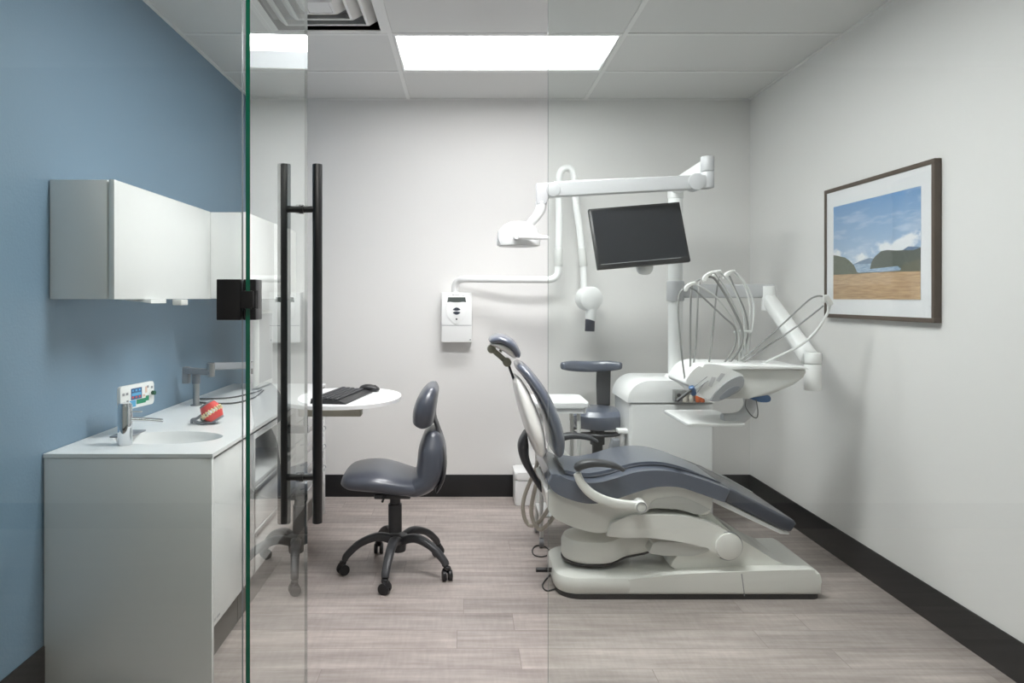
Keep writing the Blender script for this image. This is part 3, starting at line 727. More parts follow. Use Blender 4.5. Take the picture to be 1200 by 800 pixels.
# white base cover: deeper section left, lower toe section right
def basecover(x0, x1, rl, rr, prof):
    """rings of the rounded plan, inset and raised"""
    rings = []
    for ins, z in prof:
        rings.append([Vector((p[0], p[1], z)) for p in plan(x0+ins, x1-ins, B0+ins, B1-ins, max(rl-ins, .01), max(rr-ins, .01))])
    return rings
zA = NB(740, 677)[1]
b = MB(); b.rings(basecover(bx0, bx1, .11, .035, [(.012, .022), (.003, .035), (0, .06), (0, zA-.02), (.006, zA-.004), (.018, zA+.004), (.05, zA+.012)])); b.build('base_cover', M_warm, t)
# raised back rim at the left and the sloping rear cover towards the hinge
b = MB()
out = [N(833, 602), N(845, 612), N(870, 634), N(914, 662), N(925, 672), N(800, 676), N(806, 650), N(820, 620)]
b.prism(loop(out, 4), 3.24, 3.60, .02, 4); b.build('hinge_tower', M_warm, t)
b = MB(); b.prism(openl([NB(735, 679), NB(765, 676), NB(800, 672.5), NB(869, 669.5), NB(935, 667.5), NB(955, 668), NB(961, 673), NB(963, 682)])+[NB(963.3, 697), NB(735, 697)], B0-.0003, B1-.004, .014, 4); b.build('toe_cover', M_warm, t)
b = MB(); b.prism([NB(868.5, 672), NB(872, 698), NB(873, 698), NB(869.6, 672)], B0-.0012, B0+.002); b.build('cover_seam', M_greyp, t)
# left knuckle with the lower link running to the right
b = MB()
kn = Vector((X(689, 3.36), 3.36, 0)); zb_, zt_ = Z(663, 3.22), Z(636, 3.22)
out = []
def link(off):
    pts = []
    R0 = .128-off
    for k in range(15):
        a = math.radians(60+210*k/14*1.0); pts.append((kn.x+R0*math.cos(a)*1.0, kn.y+R0*math.sin(a)))
    pts += [(kn.x+.09, kn.y-.122+off), (kn.x+.17, kn.y-.075+off), (kn.x+.28, kn.y-.06+off), (kn.x+.28, kn.y+.06-off), (kn.x+.17, kn.y+.07-off)]
    return pts
def slope(x): return max(0, x-(kn.x+.06))*.17
rings = []
for off, z in ((.006, zb_), (.0, zb_+.012), (0, zt_-.03), (.012, zt_-.008), (.04, zt_+.004)):
    rings.append([Vector((p[0], p[1], z+slope(p[0])*1.0)) for p in spline([(q[0], q[1], 0) for q in link(off)], 3, True)])
b.rings(rings); b.build('lower_link', M_warm, t)
b = MB(); rings = []
for off, z in ((-.001, zb_-.006), (-.001, zb_+.002)): rings.append([Vector((p[0], p[1], z+slope(p[0])*1.0)) for p in spline([(q[0], q[1], 0) for q in link(off)], 3, True)])
b.rings(rings); b.build('link_seal', M_bplast, t, label='black seam under the lower link')
b = MB(); b.prism(loop([N(767, 655), N(770, 645), N(775, 640), N(834, 644), N(838, 650), N(818, 657)], 3), 3.22, 3.55, .008, 2); b.build('foot_recess', M_shell, t)
# main lifting arm
b = MB()
out = openl([N(716, 616), N(731, 609), N(745, 605.5), N(770, 605), N(806, 606.5), N(836, 615), N(858, 626)])
out += openl([N(868, 634), N(871, 642), N(867, 652), N(856, 657.5), N(846, 655)])
out += openl([N(836, 645), N(800, 637), N(761, 632), N(735, 632), N(712, 630)])
b.prism(out, 3.18, 3.50, .012, 4); b.build('lift_arm', M_warm, t)
b = MB(); c_ = N(855.5, 641.5); b.cyl((c_[0], 3.168, c_[1]), (c_[0], 3.182, c_[1]), .0605, n=40, bev=.004); b.build('pivot_cap', M_warm, t)
b = MB()
n = 40
b.tube([Vector((c_[0]+.064*math.cos(a), 3.181, c_[1]+.064*math.sin(a))) for a in [-2.2+ (4.1*k/n) for k in range(n+1)]], .0022, 6, sm=0); b.build('pivot_seam', M_greyp, t)
# white seat shell under the pad
b = MB()
out = openl([N(640, 578), N(641.5, 592), N(646, 604), N(656, 613), N(680, 623), N(707, 628), N(731, 619), N(737, 610)])
out += openl([N(760, 600), N(790, 597), N(824, 607), N(837.5, 602), N(838, 584)])
out += openl([N(820, 570), N(790, 560), N(760, 560), N(730, 572), N(690, 580), N(655, 572)])
b.prism(out, 3.20, 3.64, .022, 5); b.build('seat_shell', M_warm, t)
b = MB(); b.prism(openl([N(762, 598), N(768, 589), N(785, 585), N(806, 586), N(836, 600)])+openl([N(825, 606), N(790, 598)]), 3.1955, 3.21, .002, 1); b.build('shell_recess', M_shell, t)
# seat and leg upholstery
def padsweep(top, bot, y0, y1, name, m, bev=.022, parent=t, crown=0):
    b = MB(); out = openl([N(*p) for p in top], 5)+openl([N(*p) for p in bot[::-1]], 5)
    b.prism(out, y0, y1, bev, 5); return b.build(name, m, parent, ang=50)
top = [(646, 556), (655, 556), (667, 562), (695, 566), (719, 561), (746, 553), (774, 551), (800, 555), (830, 564), (856, 574)]
bot = [(642, 566), (652, 578), (674, 587), (695, 590), (719, 585.5), (746, 576.5), (770, 570.5), (794, 570.5), (815, 576.5), (850, 589)]
padsweep(top, bot, 3.16, 3.68, 'seat_pad', M_vinyl, .03)
# raised centre panel of the seat, between the piping seams
b = MB(); out = openl([N(*p) for p in [(664, 556), (690, 560), (719, 555.5), (746, 548), (774, 546), (800, 550.5), (826, 560), (850, 570)]])+openl([N(*p) for p in [(850, 580), (790, 562), (740, 565), (700, 575), (668, 570)]])
b.prism(out, 3.25, 3.60, .012, 4); b.build('seat_centre_panel', M_vinyl, t, ang=50)
for yy in (3.245, 3.605):
    b = MB(); b.tube([(N(*p)[0], yy, N(*p)[1]+.003) for p in [(664, 560.5), (690, 565), (719, 560.5), (746, 552.5), (774, 550), (800, 554), (830, 563.5), (852, 572)]], .0035, 8); b.build('piping', M_vinyl2, t)
b = MB(); out = [N(855, 573), N(862, 575), N(934, 612), N(936.5, 616), N(930, 625), N(922, 624), N(852, 590)]
b.prism(out, 3.18, 3.66, .012, 4); b.build('legrest_pad', M_vinyl2, t, label='darker slim legrest pad')
b = MB(); b.prism([N(838, 585), N(853, 591), N(921, 625), N(929, 627), N(928, 629), N(918, 628), N(850, 596), N(838, 590)], 3.19, 3.672, .001, 1)
b.prism([N(838, 566), N(900, 592), N(936, 612.5), N(935, 616), N(890, 595)], 3.662, 3.674); b.build('legrest_shell', M_plastic, t)
# backrest: white rear shell and slate pad
def C(px, py, dy=0): return Vector((X(px, MID), MID+dy, Z(py, MID)))
def CN(px, py, y=MID):   # along the near silhouette, placed in depth y
    return Vector((X(px, 3.19), y, Z(py, 3.19)))
bp = [CN(608, 431), CN(619, 439), CN(636, 462), CN(650, 491), CN(657, 518), CN(656.5, 538)]
b = MB(); b.sweep(bp, [.13, .175, .215, .235, .235, .215], [.020, .025, .029, .032, .032, .029], cap=.024, e=2.8, n=36); b.build('backrest_pad', M_vinyl, t, ang=50)
sp = [CN(608, 447), CN(615, 465), CN(623, 488), CN(631, 513), CN(637, 538)]
b = MB(); b.sweep(sp, [.125, .17, .205, .225, .205], [.014, .032, .040, .040, .026], cap=.02, e=3, n=36); b.build('backrest_shell', M_warm, t, ang=50)
b = MB(); b.sweep([CN(621, 516), CN(618, 532), CN(620, 550), CN(629, 569), CN(642, 590)], [.05, .06, .055, .05, .045], [.006, .026, .022, .016, .012], cap=.006, e=2.6); b.build('recline_bracket', M_dplast, t, label='dark curved recline bracket')
# headrest
hp = [C(573, 399), C(585, 396.5), C(598, 403), C(607, 417)]
b = MB(); b.sweep(hp, [.10, .135, .14, .11], [.016, .024, .026, .018], cap=.018, e=2.4, n=30); b.build('headrest_pad', M_vinyl, t, ang=50)
b = MB(); b.sweep([C(574, 402), C(586, 404), C(596, 410), C(603, 418)], [.085, .12, .12, .09], [.008, .018, .020, .010], cap=.012, e=2.4, n=30); b.build('headrest_shell', M_warm, t)
b = MB()
for (px, py, r) in ((576, 408.5, .021), (594, 424, .021)):
    p = C(px, py); b.cyl(p+Vector((0, -.03, 0)), p+Vector((0, .03, 0)), r, n=28, bev=.003)
b.sweep([C(576, 408.5), C(594, 424)], .024, .013, e=5, n=16)
b.sweep([C(588, 409), C(586, 412)], .02, .008, n=12); b.build('headrest_joint', M_olive, t)
b = MB(); b.sweep([C(596, 427), C(599, 436), C(605, 452)], .016, .006, e=4); b.build('headrest_bar', M_dplast, t)
# armrests
def armrest(y, s_, nm):
    off = y-3.10
    b = MB()
    def G(px, py): return Vector((X(px, 3.10), y, Z(py, 3.10)))
    b.sweep([G(675, 552), G(681, 546.5), G(693, 543.5), G(708, 544), G(722, 547), G(733, 552.5)], [.020, .027, .030, .029, .026, .018], [.014, .019, .018, .015, .0125, .009], cap=.012, e=2.8, n=24); b.build('armrest_pad', M_dplast, t)
    b = MB()
    b.sweep([G(677, 555), G(682, 567), G(693, 579), G(708, 587), G(727, 592), G(752, 594.5)], [.014]*6, [.017, .019, .021, .021, .021, .022], e=3.2, n=22, cap=.005)
    b.cyl(G(752, 594.5)+Vector((0, -.019, 0)), G(752, 594.5)+Vector((0, .045*s_, 0)) if s_ > 0 else G(752, 594.5)+Vector((0, .019, 0)), .0265, n=32, bev=.003)
    ob = b.build('armrest_support', M_warm, t)
    b = MB(); g = G(752, 594.5)+Vector((0, -.0195, 0)); b.tube([g+Vector((.0215*math.cos(2*PI*k/24), 0, .0215*math.sin(2*PI*k/24))) for k in range(25)], .0016, 6, sm=0); b.build('pivot_ring', M_greyp, ob)
armrest(3.12, 1, 'near'); armrest(3.735, -1, 'far')
b = MB(); p = N(752, 594.5); b.cyl((p[0], 3.72, p[1]), (p[0], 3.63, p[1]), .02, n=20); b.build('armrest_axle', M_warm, t)
# foot pedal stub
b = MB(); p = P(628, 667.5, 3.33); b.cyl(p, Vector((bx0+.03, 3.33, p.z)), .011, n=14, bev=.002); b.build('release_bar', M_bplast, t)
b = MB(); p = P(652, 667.5, 3.33); b.cyl(p+Vector((-.006, 0, 0)), p+Vector((.004, 0, 0)), .018, n=18); b.build('release_collar', M_bplast, t)

# hoses and cable at the rear of the chair
for pts, lb in (([(636, 525, 3.64), (628, 548, 3.66), (615, 580, 3.66), (613, 600, 3.66), (620, 615, 3.66), (632, 611, 3.62), (644, 594, 3.58)], 'beige hose looping down behind the dental chair, left of the pair'),
                ([(639, 525, 3.60), (634, 548, 3.60), (625, 580, 3.60), (623, 604, 3.60), (632, 620, 3.60), (643, 613, 3.56), (650, 602, 3.5)], 'beige hose looping down behind the dental chair, right of the pair')):
    b = MB(); b.tube([P(*p) for p in pts], .0105, 12); tag(b.build('hose', M_beige), lb, 'hose')
def FL(px, py, z=.004): d = (EYE-z)*F/(py-VY); return Vector((X(px, d), d, z))
b = MB(); b.tube([FL(*p) for p in [(664, 640), (657, 642.6), (645, 649), (635, 652), (626, 650), (624, 644), (629, 639), (640, 641), (647, 650), (649, 661), (646.5, 671), (638.5, 680), (636, 687), (641, 692), (650, 690), (660, 688)]], .0035, 8)
tag(b.build('floor_cable', M_cable), 'thin dark cable curling on the floor left of the dental chair base', 'cable')

# ---------------------------------------------------------------- service box on the floor at the back wall
t = thing('junction_box', 'low white service box on the floor against the back wall behind the dental chair', 'box', (X(622, 4.7), 4.72, 0))
x0, x1 = X(603.5, 4.6), X(648, 4.6)
b = MB(); b.prism(rrect(x0, 4.6, x1, 4.81, .02), .004, Z(563.5, 4.6), .004, 2, 'z'); b.build('body', M_plastic, t)
b = MB(); b.prism(rrect(x0-.003, 4.597, x1+.003, 4.812, .022), Z(562.5, 4.6), Z(553.5, 4.6), .012, 3, 'z'); b.build('lid', M_plastic, t)

# ---------------------------------------------------------------- dental unit cabinet with column, behind the chair
UY0, UY1 = 3.98, 4.40; ux0, ux1 = X(738, UY0), X(838, UY0)
t = du = thing('dental_unit', 'tall white dental unit cabinet with rounded top corner and a white column rising from it', 'dental unit', ((ux0+ux1)/2, UY0, 0))
zt = Z(446, UY0); zs = Z(472, UY0)
def unit_out(x0, x1, z0, zt, r):
    pts = [(x1, z0), (x1, zt)]
    for k in range(9): a = PI/2+PI/2*k/8; pts.append((x0+r+r*math.cos(a), zt-r+r*math.sin(a)))
    pts.append((x0, z0)); return pts
b = MB(); b.prism(unit_out(ux0-.012, ux1, zs+.002, zt, .125), UY0, UY1, .012, 4); b.build('top_housing', M_plastic, t)
b = MB(); b.prism([(ux0, .0), (ux1-.004, .0), (ux1-.004, zs-.001), (ux0, zs-.001)], UY0+.006, UY1-.006, .022, 5); b.build('body', M_white, t)
b = MB(); b.box((ux0+.01, UY0+.012, zs-.004), (ux1-.01, UY1-.012, zs+.006)); b.build('seam', M_greyp, t)
cxx, cyy = X(791.5, 4.2), 4.2
b = MB(); b.lathe((cxx, cyy, zt-.002), [(.066, 0), (.062, .008), (.052, .02)], n=32); b.build('collar', M_plastic, t)
zc1 = 1.965
b = MB(); b.cyl((cxx, cyy, zt), (cxx, cyy, zc1), .043, n=36); b.build('column', M_plastic, t)
# side bracket with small keypad, left edge
b = MB(); p = P(722, 527, 4.02); b.prism([(p.x-.03, p.z-.03), (p.x+.03, p.z-.03), (p.x+.03, p.z+.05), (p.x-.01, p.z+.05)], 4.05, 4.12, .006, 2); b.build('foot_switch_holder', M_alug, t)
b = MB(); p = P(727, 506, 4.03); b.box((p.x-.012, 4.03, p.z-.01), (ux0+.006, 4.10, p.z+.012), .004); b.build('latch', M_plastic, t)

# ---------------------------------------------------------------- operating light on its arm
t = thing('operating_light', 'white dental operating light hanging from a long horizontal arm above the chair', 'dental light', (cxx, cyy, zc1))
ey = 3.68; ex = X(829, ey)
b = MB(); b.cyl((cxx, cyy, zc1+.001), (cxx, cyy, 2.06), .046, n=32, bev=.004); b.build('column_cap', M_plastic, t)
b = MB(); b.sweep([(cxx, cyy, 2.035), (ex, ey+.02, 2.055)], .034, .042, side=(1, 0, 0), e=5, n=20); b.build('rear_arm', M_plastic, t)
zel0, zel1 = Z(220, ey), Z(183.5, ey)
b = MB(); b.cyl((ex, ey, zel0+.085), (ex, ey, zel1), .034, n=32, bev=.004); b.cyl((ex, ey, zel0), (ex, ey, zel0+.083), .034, n=32, bev=.004); b.build('elbow', M_armg, t)
def E(px, py, dy=0): return Vector((X(px, ey), ey+dy, Z(py, ey)))
b = MB(); b.prism([(E(806, 0).x, Z(206, ey)), (E(836, 0).x-.02, Z(206, ey)), (E(836, 0).x-.02, Z(221, ey)), (E(806, 0).x, Z(222, ey))], ey-.03, ey+.03, .006); b.cyl(E(814, 214, -.042), E(814, 214, .042), .044, n=32, bev=.004); b.build('arm_joint', M_armg, t)
b = MB(); b.prism([(E(648, 0).x, Z(213.5, ey)), (E(812, 0).x, Z(206, ey)), (E(812, 0).x, Z(222, ey)), (E(648, 0).x, Z(231, ey))], ey-.032, ey+.032, .006, 3); b.build('spring_arm', M_armg, t)
b = MB(); b.prism([(E(628, 0).x, Z(215.5, ey)), (E(650, 0).x, Z(214.5, ey)), (E(650, 0).x, Z(230, ey)), (E(641, 0).x, Z(231, ey)), (E(640, 0).x, Z(240, ey)), (E(628, 0).x, Z(240, ey))], ey-.028, ey+.028, .006); b.cyl(E(647.5, 223.5, -.04), E(647.5, 223.5, .04), .036, n=32, bev=.004); b.build('end_joint', M_armg, t)
b = MB(); b.tube([E(634, 236), E(634, 243), E(630, 252), E(621, 262), E(612, 270)], .030, 20, 6, .018); b.build('neck', M_plastic, t)
b = MB()
hc = E(607.5, 286); 
b.lathe((hc.x, ey, Z(288, ey)), [(.112, 0), (.116, .02), (.114, .045), (.102, .08), (.078, .108), (.045, .124), (.001, .129)], n=44, scale=(1, .85)); hh = b.build('lamp_head', M_plastic, t)
b = MB(); b.lathe((hc.x, ey, Z(288, ey)-.004), [(.100, 0), (.104, .004)], n=44, scale=(1, .85)); b.build('lamp_lens', M_shell, t)
b = MB(); b.sweep([E(584, 272, 0), E(583.5, 280, 0), E(586, 286.5, 0)], [.05, .055, .05], [.004, .005, .004], e=3); b.build('rim_guard', M_armg, t)
b = MB(); b.cyl(E(603.5, 279, -.125), E(603.5, 279, -.07), .017, n=20, bev=.003); b.sweep([E(605, 278.5, -.12), E(622, 279.5, -.12), E(640.5, 281, -.12)], [.013, .012, .008], [.018, .015, .008], e=2.6, cap=.006); b.build('handle', M_plastic, t)

# ---------------------------------------------------------------- patient monitor on the column
t = thing('patient_monitor', 'black flat screen tilted on the column above the dental chair', 'monitor', P(756, 318, 3.75))
TL, TR, BR, BL = P(688.5, 246.5, 3.74), P(797.5, 234.5, 3.78), P(808.5, 307.5, 3.70), P(702, 313.5, 3.66)
c0 = (TL+TR+BR+BL)/4; ux = ((TR-TL)+(BR-BL)).normalized(); up = ((TL-BL)+(TR-BR)); up = (up-ux*up.dot(ux)).normalized(); nf = ux.cross(up)
if nf.y > 0: nf = -nf
W_ = ((TR-TL).length+(BR-BL).length)/4; H_ = ((TL-BL).length+(TR-BR).length)/4
MO = Matrix(((ux.x, -nf.x, up.x, c0.x), (ux.y, -nf.y, up.y, c0.y), (ux.z, -nf.z, up.z, c0.z), (0, 0, 0, 1)))
b = MB(); b.box((-W_, 0, -H_), (W_, .028, H_), .004, 2, MO); b.box((-W_*.6, .028, -H_*.6), (W_*.6, .05, H_*.6), .01, 2, MO); b.build('casing', M_bplast, t)
b = MB(); b.box((-W_+.012, -.0012, -H_+.026), (W_-.012, .004, H_-.012), 0, 2, MO); b.build('screen', M_screen, t)
b = MB(); b.box((-W_+.02, -.0018, -H_+.022), (W_-.05, .003, -H_+.0245), 0, 2, MO); b.build('bezel_strip', M_greyp, t)
b = MB(); q = c0-nf*-.0
b.tube([MO @ Vector((0, .05, 0)), MO @ Vector((.03, .16, -.02)), Vector((cxx-.0, cyy-.1, c0.z-.02)), Vector((cxx, cyy-.04, c0.z-.02))], .028, 14); b.cyl((cxx, cyy, c0.z-.07), (cxx, cyy, c0.z+.03), .050, n=28, bev=.004); b.build('mounting_arm', M_plastic, t)
b = MB(); mb_ = P(757, 314, 3.72); b.lathe(mb_+Vector((0, .03, -.035)), [(.012, 0), (.03, .006), (.042, .02), (.046, .04), (.044, .05)], n=28); b.build('swivel_knob', M_shell, t)

# ---------------------------------------------------------------- wall x-ray control box and its folding arm
XY = 4.73
t = thing('xray_control_box', 'white wall-mounted control box with small display and oval buttons on the back wall', 'control box', (X(535, XY), YB, Z(372, XY)))
xa, xb = X(517.5, XY), X(553, XY); za, zb = Z(401, XY), Z(342.5, XY)
b = MB(); b.box((xa, XY, za), (xb, YB, zb), .004, 2); b.build('housing', M_plastic, t)
def XZ(cx_, cy_): return (X(500+cx_/10, XY), Z(330+cy_/10, XY))
b = MB(); p0 = XZ(180, 514); p1 = XZ(526, 508); b.box((p0[0], XY-.001, p0[1]), (p1[0], XY+.003, p1[1])); b.build('seam', M_greyp, t)
b = MB(); b.prism([XZ(252, 182), XZ(452, 182), XZ(462, 240), XZ(242, 240)], XY-.002, XY+.004, .0005, 1); b.build('display', M_lcd, t)
b = MB(); b.prism(loop([XZ(240, 246), XZ(350, 244), XZ(462, 246), XZ(462, 360), XZ(430, 440), XZ(350, 498), XZ(270, 440), XZ(236, 360)], 5), XY-.004, XY+.003, .0015, 2); b.build('keypad', M_plastic, t)
b = MB()
for s_ in (-1, 1): b.prism(loop([XZ(308, 344+s_*16), XZ(330, 344+s_*36), XZ(350, 344+s_*42), XZ(372, 344+s_*36), XZ(394, 344+s_*16), XZ(350, 344+s_*4)], 4), XY-.0055, XY-.002)
p = XZ(350, 438); b.cyl((p[0], XY-.0055, p[1]), (p[0], XY-.002, p[1]), .006, n=14); b.build('buttons', M_ink, t)
b = MB()
for x0, x1, y0, y1 in ((300, 325, 148, 156), (332, 380, 150, 155), (422, 436, 158, 165), (245, 262, 160, 163), (256, 300, 268, 274), (410, 445, 268, 274)):
    a_ = XZ(x0, y1); c_ = XZ(x1, y0); b.box((a_[0], XY-.0008, a_[1]), (c_[0], XY+.002, c_[1]))
p = XZ(510, 680); b.cyl((p[0], XY-.001, p[1]), (p[0], XY+.002, p[1]), .0045, n=12); b.build('printed_label', M_greyp, t)
t = thing('xray_machine', 'white folding tubular x-ray arm with round tube head hanging on the back wall', 'x-ray arm', (X(533, XY), 4.77, zb))
def G(px, py, d=4.62): return P(px, py, d)
b = MB(); b.tube([P(533.5, 343, 4.77), P(533.5, 334, 4.76), P(538, 328.5, 4.74), P(548, 327, 4.70), G(600, 327.3), G(632, 327.5), G(646, 327), G(653, 322), G(654.5, 312)], .0235, 18); b.build('horizontal_arm', M_plastic, t)
b = MB(); b.tube([G(654.5, 312), G(655, 260), G(655, 215), G(655.5, 206), G(659, 199), G(666, 197), G(671, 201), G(673, 210)], .0225, 18); b.build('upright_arm', M_plastic, t)
b = MB(); b.tube([G(673, 210), G(674.5, 235), G(680, 275), G(683.5, 310), G(684.5, 340)], .0225, 18, 6, .0215); b.build('hanging_arm', M_plastic, t)
for q0, q1, rr_ in (((654.5, 312), (654.7, 291), .0275), ((655, 222), (655, 213), .027), ((681.6, 291), (683.6, 312), .0275), ((673, 212), (674, 222), .027)):
    b = MB(); b.cyl(G(*q0), G(*q1), rr_, n=22, bev=.003); b.build('joint_sleeve', M_shell, t)
b = MB(); b.lathe(G(686, 350, 4.66), [(.001, -.002), (.06, 0), (.075, .008), (.08, .02), (.08, .10), (.076, .11), (.060, .118), (.001, .12)], axis=(.22, -1, 0), n=44); b.build('tube_head', M_plastic, t)
b = MB(); b.tube([G(692.5, 362, 4.58), G(692, 372, 4.58), G(691.5, 374.5, 4.58)], .035, 20, 4); b.build('cone_collar', M_plastic, t)
b = MB(); b.cyl(G(691.5, 374, 4.58), G(691, 388, 4.58), .0315, n=28, bev=.002); b.build('cone', mat('dark_navy_plastic', (52, 54, 66), .35), t, label='dark aiming cone')

# ---------------------------------------------------------------- delivery unit: column arm, link, body and handpiece hoses
t = dl = thing('delivery_unit', 'white dental delivery unit with arched handpiece whips on a jointed arm over the chair', 'delivery unit', (cxx, cyy, 1.38))
az = Z(341, 4.2); ax1 = X(903, 4.2)
b = MB(); b.cyl((cxx, cyy, az-.06), (cxx, cyy, az+.06), .052, n=32, bev=.004); b.sweep([(cxx, cyy, az), (ax1, cyy-.02, az)], .035, .042, e=6, n=20); b.build('fixed_arm', M_armg, t)
el = Vector((ax1-.03, cyy-.04, az)); 
b = MB(); b.cyl(el+Vector((0, 0, .03)), el+Vector((0, 0, -.115)), .04, n=30, bev=.004); b.build('shoulder_joint', M_plastic, t)
pv = Vector((X(952.5, 3.35), 3.35, 0)); pz0, pz1 = Z(457, 3.35), Z(413, 3.35)
b = MB(); b.sweep([el+Vector((0, -.02, -.06)), Vector((pv.x, pv.y+.03, pz1-.03))], .038, .036, side=(1, 0, 0), e=4, n=20); b.build('balance_arm', M_plastic, t)
b = MB(); b.cyl((pv.x, pv.y, pz0), (pv.x, pv.y, pz1-.055), .038, n=32, bev=.004); b.cyl((pv.x, pv.y, pz1-.053), (pv.x, pv.y, pz1), .038, n=32, bev=.004); b.build('wrist_joint', M_plastic, t)
DN = 3.19
def V(px, py): return (X(px, DN), Z(py, DN))
b = MB(); out = [V(838, 431), V(846, 430), V(948, 431.5), V(950, 437), V(947, 443), V(935, 452), V(907, 464), V(880, 468), V(850, 469), V(838, 466)]
b.prism(out, DN+.03, DN+.30, .016, 4); b.build('body', M_shell, t)
b = MB(); b.prism([V(846, 427.5), V(944, 429.5), V(950, 433), V(846, 433)], DN+.01, DN+.31, .005, 3); b.build('top_tray', M_plastic, t)
b = MB(); out = loop([V(803, 450), V(806, 442), V(814, 432), V(826, 426.5), V(846, 428), V(864, 436), V(872, 441), V(868, 452), V(850, 464), V(834, 470), V(826, 466), V(815, 457)], 4)
b.prism(out, DN, DN+.27, .02, 5); b.build('control_head', M_plastic, t)
b = MB(); b.prism(loop([V(832, 468), V(840, 457), V(853, 446), V(868, 440), V(871, 446), V(868, 455), V(858, 462), V(845, 468), V(836, 470)], 5), DN-.012, DN+.01, .006, 3); eo = b.build('end_cap', M_greyp, t, label='mid grey oval end cap')
b = MB(); b.prism(loop([V(842, 466), V(850, 457), V(860, 452), V(866, 453), V(858, 460), V(849, 466)], 4), DN-.014, DN-.006, .001, 1); b.build('cap_inset', M_alug, eo)
b = MB(); b.prism([V(834, 441.5), V(839, 442), V(834, 453.5), V(830, 452)], DN-.001, DN+.004); b.prism([V(845, 437), V(850, 438), V(843, 447), V(839, 446)], DN-.001, DN+.004); b.build('keypad', M_armg, t)
b = MB(); b.prism(loop([V(883, 466), V(893, 464.5), V(905, 464.5), V(908, 468), V(906, 472.5), V(892, 472)], 4), DN+.04, DN+.09, .004, 2); b.build('handle_grip', M_bluep, t, label='blue grip under the body')
b = MB(); b.tube([P(879, 466, 3.32), P(879, 475, 3.32), P(873, 485, 3.32), P(863, 490, 3.32), P(846, 490.5, 3.32)], .032, 18, 6, .026); b.build('tray_bracket', M_armg, t)
b = MB(); b.tube([P(874, 468, 3.18), P(874, 477, 3.17), P(881, 487, 3.16), P(887, 489, 3.16), P(888, 480, 3.16), P(886, 468, 3.18)], .0025, 8); b.build('cable_loop', M_cable, t)
t2 = thing('instrument_tray', 'flat white instrument tray beneath the delivery unit', 'tray', (X(820, 3.4), 3.4, .79))
zt = .792; pl = [(X(777, 3.62), 3.62), (X(838, 3.62), 3.62), (X(861, 3.22), 3.22), (X(797, 3.22), 3.22)]
b = MB(); b.prism([(p[0], p[1]) for p in rrect(pl[0][0]+.0, 3.22, pl[1][0]-.0, 3.62, .02)], zt-.014, zt, .005, 3, 'z'); b.build('tray_plate', M_plastic, t2)
b = MB(); b.box((pl[1][0]-.04, 3.30, zt-.024), (pl[1][0]+.005, 3.36, zt-.013), .003); b.build('tray_clip', M_greyp, t2)
# whips
def whip(y, clip, pts_list, name, top_arm):
    """clip outline in pixels, its depth y; hoses through it"""
    b = MB(); (x0, y0), (x1, y1) = clip
    c0_, c1_ = P(x0, y0, y), P(x1, y1, y)
    dd = (c1_-c0_)
    b.sweep([c0_+Vector((-.0, 0, -.022)), c0_+Vector((.004, 0, -.004)), c0_+dd*.5+Vector((0, 0, .003)), c1_], .011, [.006, .009, .008, .007], e=4, n=14, cap=.003)
    w_ = b.build('whip_clip', M_shell, t)
    for pts, r, m, yb in pts_list:
        b = MB(); n_ = len(pts)
        b.tube([P(px, py, y+(yb-y)*k/(n_-1)) for k, (px, py) in enumerate(pts)], r, 8); b.build('handpiece_hose', m, w_)
    if top_arm:
        b = MB(); n_ = len(top_arm); b.tube([P(px, py, 3.42+(y-3.42)*k/(n_-1)) for k, (px, py) in enumerate(top_arm)], .0042, 8); b.build('whip_arm', M_hosew, w_)
whip(3.24, ((803, 336), (815, 331.5)), [([(801, 338), (796, 345), (794.5, 362), (797, 395), (800, 425), (803, 447)], .0042, M_hose, 3.22),
     ([(809, 337), (816, 341), (830, 354), (848, 371), (859, 381), (862.5, 389), (862, 402), (856, 415), (846, 428)], .0045, M_hose, 3.36)], 'w', [(866, 432), (866, 395), (858, 372), (838, 347), (815, 333)])
whip(3.30, ((825, 324), (838, 318.5)), [([(820, 327), (813, 332), (810, 342), (809, 380), (809, 425), (808, 440)], .0045, M_hose, 3.26),
     ([(831, 324), (838, 327), (850, 345), (862, 368), (868.5, 382), (870, 394), (866, 410), (850, 430)], .006, M_hose, 3.38)], 'w', [(869, 432), (870, 395), (866, 370), (852, 340), (838, 320)])
whip(3.36, ((836, 320), (845, 318)), [([(843, 324), (840, 340), (837, 370), (834, 400), (831, 425)], .0045, M_hose, 3.32),
     ([(820, 331), (818, 345), (817, 375), (815, 410), (812, 432)], .0045, M_hose, 3.3)], 'w', [(872, 432), (873, 392), (870, 365), (858, 335), (845, 320)])
whip(3.42, ((849, 322), (861, 317.5)), [([(855, 323), (858, 330), (863, 342), (872, 362), (876, 380), (876, 395), (868, 415), (862, 430)], .0045, M_hose, 3.42),
     ([(863, 320), (873, 331), (881, 348), (883.5, 365), (881, 385), (875, 405), (868, 430)], .0045, M_hosew, 3.42)], 'w', [(876, 432), (877, 392), (879, 360), (872, 333), (861, 319)])
whip(3.30, ((965, 349), (971, 347)), [([(964, 347), (957, 347), (946, 353), (920, 377), (890, 404), (868, 422)], .004, M_hose, 3.34),
     ([(965, 358), (955, 366), (930, 385), (900, 405), (870, 425)], .004, M_hose, 3.36),
     ([(972.5, 357), (969, 368), (958, 386), (940, 403), (915, 416), (890, 427), (875, 431)], .0065, M_hosew, 3.36)], 'w', None)
b = MB()
c0_ = P(969, 350, 3.30); b.sweep([c0_+Vector((-.02, 0, .006)), c0_, c0_+Vector((.018, 0, -.03))], .012, .012, e=4, n=14, cap=.003); b.build('whip_clip', M_shell, t)
